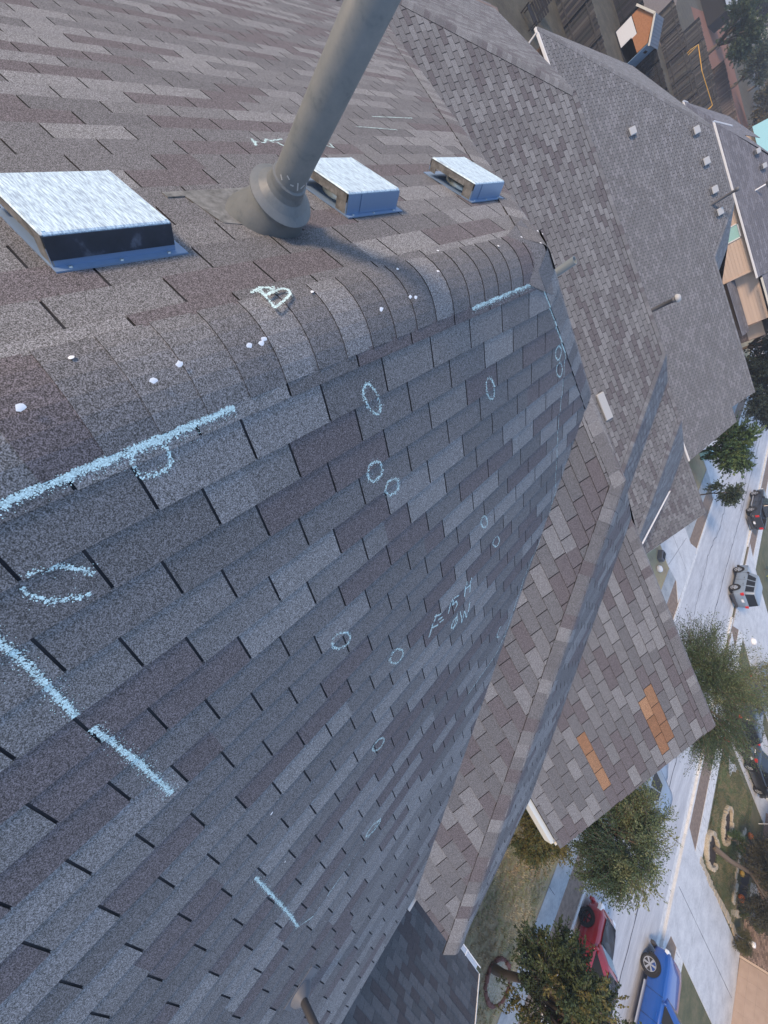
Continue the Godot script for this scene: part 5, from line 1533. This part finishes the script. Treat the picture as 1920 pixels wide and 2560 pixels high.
func trees() -> void:
	var oak := [Color(0.022, 0.036, 0.016), Color(0.034, 0.055, 0.022), Color(0.05, 0.075, 0.028), Color(0.075, 0.095, 0.035), Color(0.13, 0.115, 0.035)]
	var feather := [Color(0.03, 0.055, 0.028), Color(0.05, 0.085, 0.042), Color(0.08, 0.12, 0.058), Color(0.12, 0.155, 0.075), Color(0.18, 0.20, 0.10)]
	var fresh := [Color(0.03, 0.06, 0.02), Color(0.05, 0.095, 0.03), Color(0.075, 0.13, 0.04), Color(0.12, 0.17, 0.05)]
	var dusk := [Color(0.016, 0.03, 0.026), Color(0.024, 0.042, 0.034), Color(0.035, 0.055, 0.042), Color(0.05, 0.07, 0.05)]
	var greyg := [Color(0.03, 0.05, 0.032), Color(0.045, 0.07, 0.042), Color(0.07, 0.095, 0.055)]
	var fall := [Color(0.05, 0.06, 0.025), Color(0.1, 0.09, 0.035), Color(0.19, 0.14, 0.05), Color(0.14, 0.10, 0.05)]
	tree(thing("elm_tree", "feathery green tree beside the gable's street corner, hanging over the kerb", "tree", Vector3(16.2, 0.1, -6.9)), {"seed": 3, "h": 5.6, "reach": Vector3(1.6, 1.65, 1.55), "centre": Vector3(0, 3.2, 0), "trunk": 0.11, "limbs": 20, "per": 34, "twig": 0.75, "leaf": 0.075, "slim": 0.42, "droop": 0.55, "rise": 0.2, "clump": 0.06, "cover": 2.7, "pal": feather})
	tree(thing("holly_bush", "dark green bush in the lawn under the pale gable eave", "shrub", Vector3(14.4, 0.1, -5.2)), {"seed": 4, "h": 2.8, "reach": Vector3(0.95, 0.95, 0.8), "centre": Vector3(0, 1.75, 0), "trunk": 0.06, "limbs": 14, "per": 24, "twig": 0.4, "leaf": 0.07, "slim": 0.5, "droop": 0.3, "cover": 3.2, "pal": oak})
	tree(thing("elm_tree", "feathery tree behind the gable ridge with long wispy twigs over the street", "tree", Vector3(15.8, 0.1, -13.7)), {"seed": 13, "h": 6.4, "reach": Vector3(2.3, 1.6, 2.2), "centre": Vector3(0.2, 4.7, 0.0), "trunk": 0.14, "limbs": 22, "subs": 5, "per": 44, "twig": 1.2, "leaf": 0.065, "slim": 0.36, "droop": 0.2, "rise": 0.45, "clump": 0.04, "cover": 1.25, "pal": feather})
	tree(thing("oak_tree", "full dark green tree in the lawn beside the lower dark roof", "tree", Vector3(18.3, 0.1, -1.8)), {"seed": 5, "h": 5.2, "reach": Vector3(1.45, 2.0, 1.2), "centre": Vector3(-1.6, 2.85, -0.45), "trunk": 0.14, "limbs": 24, "per": 30, "twig": 0.42, "leaf": 0.085, "slim": 0.55, "droop": 0.15, "clump": 0.09, "cover": 3.6, "pal": oak})
	tree(thing("young_tree", "bright green leafy tree at the end of the vented roof beside the street", "tree", Vector3(14.9, 0.1, -36.9)), {"seed": 6, "h": 4.9, "reach": Vector3(1.9, 1.75, 2.3), "centre": Vector3(0, 2.75, 0), "trunk": 0.1, "per": 22, "twig": 0.6, "leaf": 0.15, "slim": 0.6, "hole": -0.25, "pal": fresh})
	tree(thing("young_tree", "small thin grey green tree on the verge by the next driveway", "tree", Vector3(17.5, 0.1, -34.2)), {"seed": 7, "h": 3.7, "reach": Vector3(0.85, 1.2, 0.95), "centre": Vector3(0, 2.35, 0), "trunk": 0.06, "limbs": 7, "per": 18, "twig": 0.4, "leaf": 0.11, "slim": 0.6, "hole": -0.12, "lump": 0.8, "pal": greyg})
	tree(thing("oak_tree", "dark blue green tree rising behind the right end of the vented roof", "tree", Vector3(15.9, 0.1, -52.0)), {"seed": 8, "h": 5.6, "reach": Vector3(3.3, 2.1, 5.4), "trunk": 0.2, "per": 24, "twig": 0.9, "leaf": 0.17, "slim": 0.6, "hole": -0.3, "pal": dusk})
	tree(thing("oak_tree", "very dark tree in front of the tan siding house, nearest its brick corner", "tree", Vector3(13.5, 0.1, -62.0)), {"seed": 9, "h": 7.0, "reach": Vector3(4.5, 3.2, 5.0), "trunk": 0.2, "per": 24, "twig": 1.0, "leaf": 0.2, "slim": 0.6, "hole": -0.35, "pal": dusk})
	tree(thing("round_tree", "big rounded green tree beyond the fences in the upper corner", "tree", Vector3(-22.2, 0.1, -96.5)), {"seed": 10, "h": 7.2, "reach": Vector3(3.2, 3.0, 3.2), "trunk": 0.3, "per": 26, "twig": 0.9, "leaf": 0.22, "slim": 0.6, "hole": -0.8, "pal": [Color(0.035, 0.065, 0.042), Color(0.048, 0.085, 0.05), Color(0.065, 0.105, 0.058), Color(0.09, 0.125, 0.065)]})
	var far := [
		["dark conifer at the upper right corner behind the round tree", Vector3(-44, 0, -150), 12.0, dusk, Vector3(8, 5.5, 9)],
		["dark tree beyond the pale patio at the right edge", Vector3(-34, 0, -160), 10.0, dusk, Vector3(7, 4.6, 8)],
		["olive tree beside the red bare ground", Vector3(-20.5, 0, -121), 5.5, greyg, Vector3(3.0, 2.5, 3.4)],
		["yellowing tree behind the red bare ground", Vector3(-22, 0, -146), 8.0, fall, Vector3(5.5, 3.6, 6)],
		["green tree with golden patches at the end of the red ground", Vector3(-13.5, 0, -128), 6.5, fall, Vector3(4.0, 3.0, 4.5)],
		["mottled autumn tree just above the turquoise roof", Vector3(-14, 0, -150), 8.0, fall, Vector3(6, 3.6, 6)],
		["broad green tree beyond the tan siding house roof", Vector3(6, 0, -110), 9.0, dusk, Vector3(7, 4.2, 6)],
		["spreading green tree far up the street", Vector3(16, 0, -84), 7.5, fresh, Vector3(4.5, 3.4, 5)]]
	var i := 0
	for f in far:
		i += 1
		tree(thing("far_tree", f[0], "tree", f[1]), {"seed": 20 + i, "h": f[2], "reach": f[4], "trunk": 0.25, "limbs": 6, "per": 20, "twig": 1.3, "leaf": 0.34, "slim": 0.6, "hole": -0.3, "pal": f[3]})
	tree(thing("live_oak", "olive brown spreading tree with a slanting trunk over the stone bed", "tree", Vector3(34.5, 0.1, -16.9)), {"seed": 40, "h": 4.2, "reach": Vector3(2.0, 1.25, 2.5), "centre": Vector3(2.9, 2.45, -0.5), "trunk": 0.17, "limbs": 14, "per": 28, "twig": 0.8, "leaf": 0.1, "slim": 0.45, "hole": -0.35, "pal": [Color(0.03, 0.03, 0.018), Color(0.045, 0.042, 0.022), Color(0.06, 0.055, 0.028), Color(0.085, 0.075, 0.04)]})
	tree(thing("cedar_tree", "dark green tree behind the black sedan across the street", "tree", Vector3(42.2, 0.1, -22.2)), {"seed": 41, "h": 5.0, "reach": Vector3(2.2, 2.2, 2.4), "trunk": 0.12, "per": 24, "twig": 0.6, "leaf": 0.12, "hole": -0.4, "pal": dusk})
	tree(thing("willow_shrub", "bright yellow green weeping tree at the right edge across the street", "tree", Vector3(38.0, 0.1, -34.2)), {"seed": 42, "h": 4.2, "reach": Vector3(2.0, 1.9, 2.4), "trunk": 0.1, "per": 26, "twig": 1.0, "leaf": 0.12, "slim": 0.35, "droop": 0.9, "hole": -0.45, "pal": [Color(0.06, 0.075, 0.02), Color(0.11, 0.125, 0.03), Color(0.18, 0.17, 0.04), Color(0.26, 0.2, 0.05)]})
	tree(thing("yellow_shrub", "small vivid yellow flowering shrub on the lawn across the street", "shrub", Vector3(34.0, 0.1, -47.0)), {"seed": 43, "h": 0.9, "reach": Vector3(0.5, 0.4, 1.1), "trunk": 0.03, "limbs": 4, "per": 16, "twig": 0.25, "leaf": 0.1, "slim": 0.6, "hole": -0.7, "pal": [Color(0.5, 0.5, 0.02), Color(0.6, 0.62, 0.04)]})
	tree(thing("garden_shrub", "small light green shrub growing in the upper stone bed", "shrub", Vector3(36.4, 0.1, -18.9)), {"seed": 44, "h": 1.0, "reach": Vector3(0.4, 0.45, 0.5), "trunk": 0.03, "limbs": 5, "per": 18, "twig": 0.3, "leaf": 0.06, "hole": -0.5, "pal": fresh})
	tree(thing("garden_shrub", "dark green clipped shrub beside the orange pumpkin and the porch", "shrub", Vector3(41.0, 0.1, -17.2)), {"seed": 45, "h": 1.3, "reach": Vector3(0.8, 0.6, 0.9), "trunk": 0.03, "limbs": 5, "per": 20, "twig": 0.3, "leaf": 0.07, "hole": -0.7, "pal": oak})
	tree(thing("garden_shrub", "olive ornamental grass clump beside the white porch lamp", "shrub", Vector3(40.5, 0.1, -15.1)), {"seed": 46, "h": 1.0, "reach": Vector3(0.5, 0.45, 0.7), "trunk": 0.03, "limbs": 4, "per": 18, "twig": 0.4, "leaf": 0.09, "slim": 0.25, "droop": 0.7, "hole": -0.7, "pal": [Color(0.05, 0.055, 0.02), Color(0.10, 0.09, 0.03)]})

func yard_things() -> void:
	# stone beds across the street
	var b := thing("stone_bed", "long oval flower bed edged with pale stones, farther from the sidewalk", "flower bed", Vector3(36.0, 0.1, -19.5))
	var p := []
	for i in 28:
		var a := TAU * i / 28
		p.append([cos(a) * 0.75, sin(a) * 1.25, -a])
	stones(b, p, Vector3(0.2, 0.22, 0.3), M.stone)
	var st := S()
	var oval := PackedVector2Array()
	for i in 20: oval.append(Vector2(cos(TAU * i / 20) * 0.7, sin(TAU * i / 20) * 1.2))
	slab(st, oval, 0.0, 0.05)
	done(st, M.mulch, "mulch", b)
	var c := thing("stone_bed", "curved flower bed edged with pale stones around the tree trunk by the sidewalk", "flower bed", Vector3(34.3, 0.1, -16.6))
	p = []
	for i in 28:
		var a := TAU * i / 28 + 0.2
		if absf(wrapf(a, -PI, PI)) < 0.35: continue
		p.append([cos(a) * 1.0, sin(a) * 0.98, -a])
	stones(c, p, Vector3(0.22, 0.22, 0.26), M.stone)
	st = S()
	oval = PackedVector2Array()
	for i in 20: oval.append(Vector2(cos(TAU * i / 20) * 0.92, sin(TAU * i / 20) * 0.9))
	slab(st, oval, 0.0, 0.05)
	done(st, M.mulch, "mulch", c)
	var e := thing("stone_edging", "crooked row of flat pale stones edging the shaded bed before the brick house", "edging stones", Vector3(39.2, 0.1, -19.0))
	stones(e, [[0.4, -2.6, 0.2], [0.1, -2.1, 0.1], [-0.3, -1.5, 0.0], [-0.4, -1.0, 0.3], [-0.2, -0.5, 0.0], [0.0, 0.0, 0.4], [0.0, 0.5, 0.0], [-0.1, 1.0, 0.2], [0.1, 1.5, 0.0], [0.2, 2.0, 0.3], [0.1, 2.4, 0.0]], Vector3(0.42, 0.14, 0.5), M.stone)
	st = S()
	slab(st, PackedVector2Array([Vector2(39.5, -22), Vector2(42, -22), Vector2(42, -16.6), Vector2(39.7, -16.6)]), 0.104, 0.108)
	struct(done(st, M.mulch, "shaded_bed", self))
	var f := thing("paver_path", "strip of flat flagstones along the edge of the facing driveway", "path", Vector3(37.5, 0.1, -15.3))
	p = []
	for i in 16: p.append([-4.2 + i * 0.5, 0.1 + 0.28 * sin(i * 0.4) * 0.3, 0.1])
	for i in 5: p.append([2.0 + i * 0.4, -0.55 - 0.2 * i, 0.4])
	stones(f, p, Vector3(0.46, 0.06, 0.4), M.stone, "flagstone")
	pumpkin("large orange pumpkin near the driveway end of the edging stones", Vector3(40.3, 0.1, -17.3), 0.26, M.orange)
	pumpkin("golden yellow pumpkin beside the middle of the edging stones", Vector3(39.9, 0.1, -18.7), 0.2, M.gold)
	pumpkin("small dull orange pumpkin in the shade behind the edging stones", Vector3(39.7, 0.1, -20.3), 0.16, M.orange)
	pumpkin("orange pumpkin at the far end of the edging stones", Vector3(40.4, 0.1, -21.8), 0.24, M.orange)
	var s := thing("stepping_slab", "T shaped pale concrete slab lying in the lawn beside the black cars", "slab", Vector3(35.2, 0.1, -23.4))
	st = S()
	slab(st, PackedVector2Array([Vector2(-1.0, -0.3), Vector2(-0.5, 0.55), Vector2(0.0, 0.7), Vector2(0.1, 0.2), Vector2(0.8, -0.3), Vector2(0.9, -0.8), Vector2(0.3, -0.6), Vector2(-0.2, -0.2)]), 0.0, 0.06)
	done(st, M.walk, "slab", s)
	var hy := thing("fire_hydrant", "red fire hydrant on the verge beyond the gable corner", "hydrant", Vector3(31.7, 0.1, -23.1))
	st = S(true)
	lathe(st, [Vector2(0.16, 0.0), Vector2(0.16, 0.04), Vector2(0.1, 0.06), Vector2(0.1, 0.5), Vector2(0.14, 0.52), Vector2(0.13, 0.58), Vector2(0.08, 0.7), Vector2(0.03, 0.74), Vector2(0.03, 0.8), Vector2(0, 0.8)], Transform3D(), 16)
	var red := mat(lin(0.62, 0.025, 0.04), 0.4)
	done(st, red, "barrel", hy)
	for t in [0.0, PI, PI / 2]:
		st = S(true)
		lathe(st, [Vector2(0.06, 0.0), Vector2(0.06, 0.16), Vector2(0.045, 0.18), Vector2(0, 0.18)], Transform3D(Basis(Vector3.UP, t) * Basis(Vector3.RIGHT, PI / 2), Vector3(0, 0.42, 0)), 10)
		done(st, red, "nozzle", hy)
	var bin := thing("water_meter_box", "small dark blue grey box lying on the dry lawn by the next driveway", "box", Vector3(17.1, 0.1, -25.2), 0.4)
	st = S()
	cbox(st, Transform3D(Basis(), Vector3(0, 0.16, 0)), Vector3(0.45, 0.32, 0.75), 0.05)
	done(st, M.vent_grey, "body", bin)
	st = S()
	cbox(st, Transform3D(Basis(), Vector3(0, 0.33, 0)), Vector3(0.3, 0.05, 0.5), 0.02)
	done(st, M.black, "lid", bin)
	var g := thing("garden_rock", "round white rock on the dry lawn beside the next driveway", "rock", Vector3(17.6, 0.1, -24.4))
	st = S(true)
	lathe(st, [Vector2(0.2, 0), Vector2(0.24, 0.1), Vector2(0.18, 0.22), Vector2(0, 0.28)], Transform3D(Basis().scaled(Vector3(1.1, 1, 0.85))), 10)
	done(st, M.white, "rock", g)
	var g2 := thing("garden_rock", "white dome shaped rock on the striped lawn across the street", "rock", Vector3(34.6, 0.1, -36.4))
	st = S(true)
	lathe(st, [Vector2(0.3, 0), Vector2(0.34, 0.12), Vector2(0.25, 0.28), Vector2(0, 0.36)], Transform3D(), 10)
	done(st, M.white, "rock", g2)
	var u := thing("utility_box", "pale green utility box standing under the bright green tree", "utility box", Vector3(16.6, 0.1, -40.0))
	st = S()
	cbox(st, Transform3D(Basis(), Vector3(0, 0.4, 0)), Vector3(0.7, 0.8, 0.7), 0.04)
	done(st, M.teal, "cabinet", u)
	var o := thing("lawn_ornament", "white figure shaped lawn ornament beside the slanting tree trunk", "ornament", Vector3(37.2, 0.1, -17.9))
	st = S(true)
	lathe(st, [Vector2(0.16, 0), Vector2(0.12, 0.2), Vector2(0.05, 0.3), Vector2(0.11, 0.42), Vector2(0, 0.52)], Transform3D(), 12)
	done(st, M.white, "figure", o)
	st = S()
	box(st, Transform3D(Basis(Vector3.UP, 0.5), Vector3(0, 0.22, 0)), Vector3(0.42, 0.08, 0.06))
	done(st, M.white, "arms", o)
	var o2 := thing("lawn_ornament", "white long board leaning beyond the black sedan", "board", Vector3(42.4, 0.1, -24.4), 0.6)
	st = S()
	cbox(st, Transform3D(Basis(Vector3.RIGHT, -0.4), Vector3(0, 0.6, 0)), Vector3(0.3, 1.3, 0.06), 0.02)
	done(st, M.white, "board", o2)
	# brick ring at the foot of the rounded tree
	var r := thing("tree_ring", "loose ring of red edging bricks around the foot of the rounded tree", "edging bricks", Vector3(18.9, 0.1, -1.65))
	p = []
	for i in 18:
		var a := TAU * i / 18
		p.append([cos(a) * 0.7, sin(a) * 0.62, -a])
	stones(r, p, Vector3(0.12, 0.1, 0.24), M.red_brick, "brick")
	st = S()
	oval = PackedVector2Array()
	for i in 20: oval.append(Vector2(cos(TAU * i / 20) * 0.65, sin(TAU * i / 20) * 0.57))
	slab(st, oval, 0.0, 0.03)
	done(st, M.stone, "gravel", r)
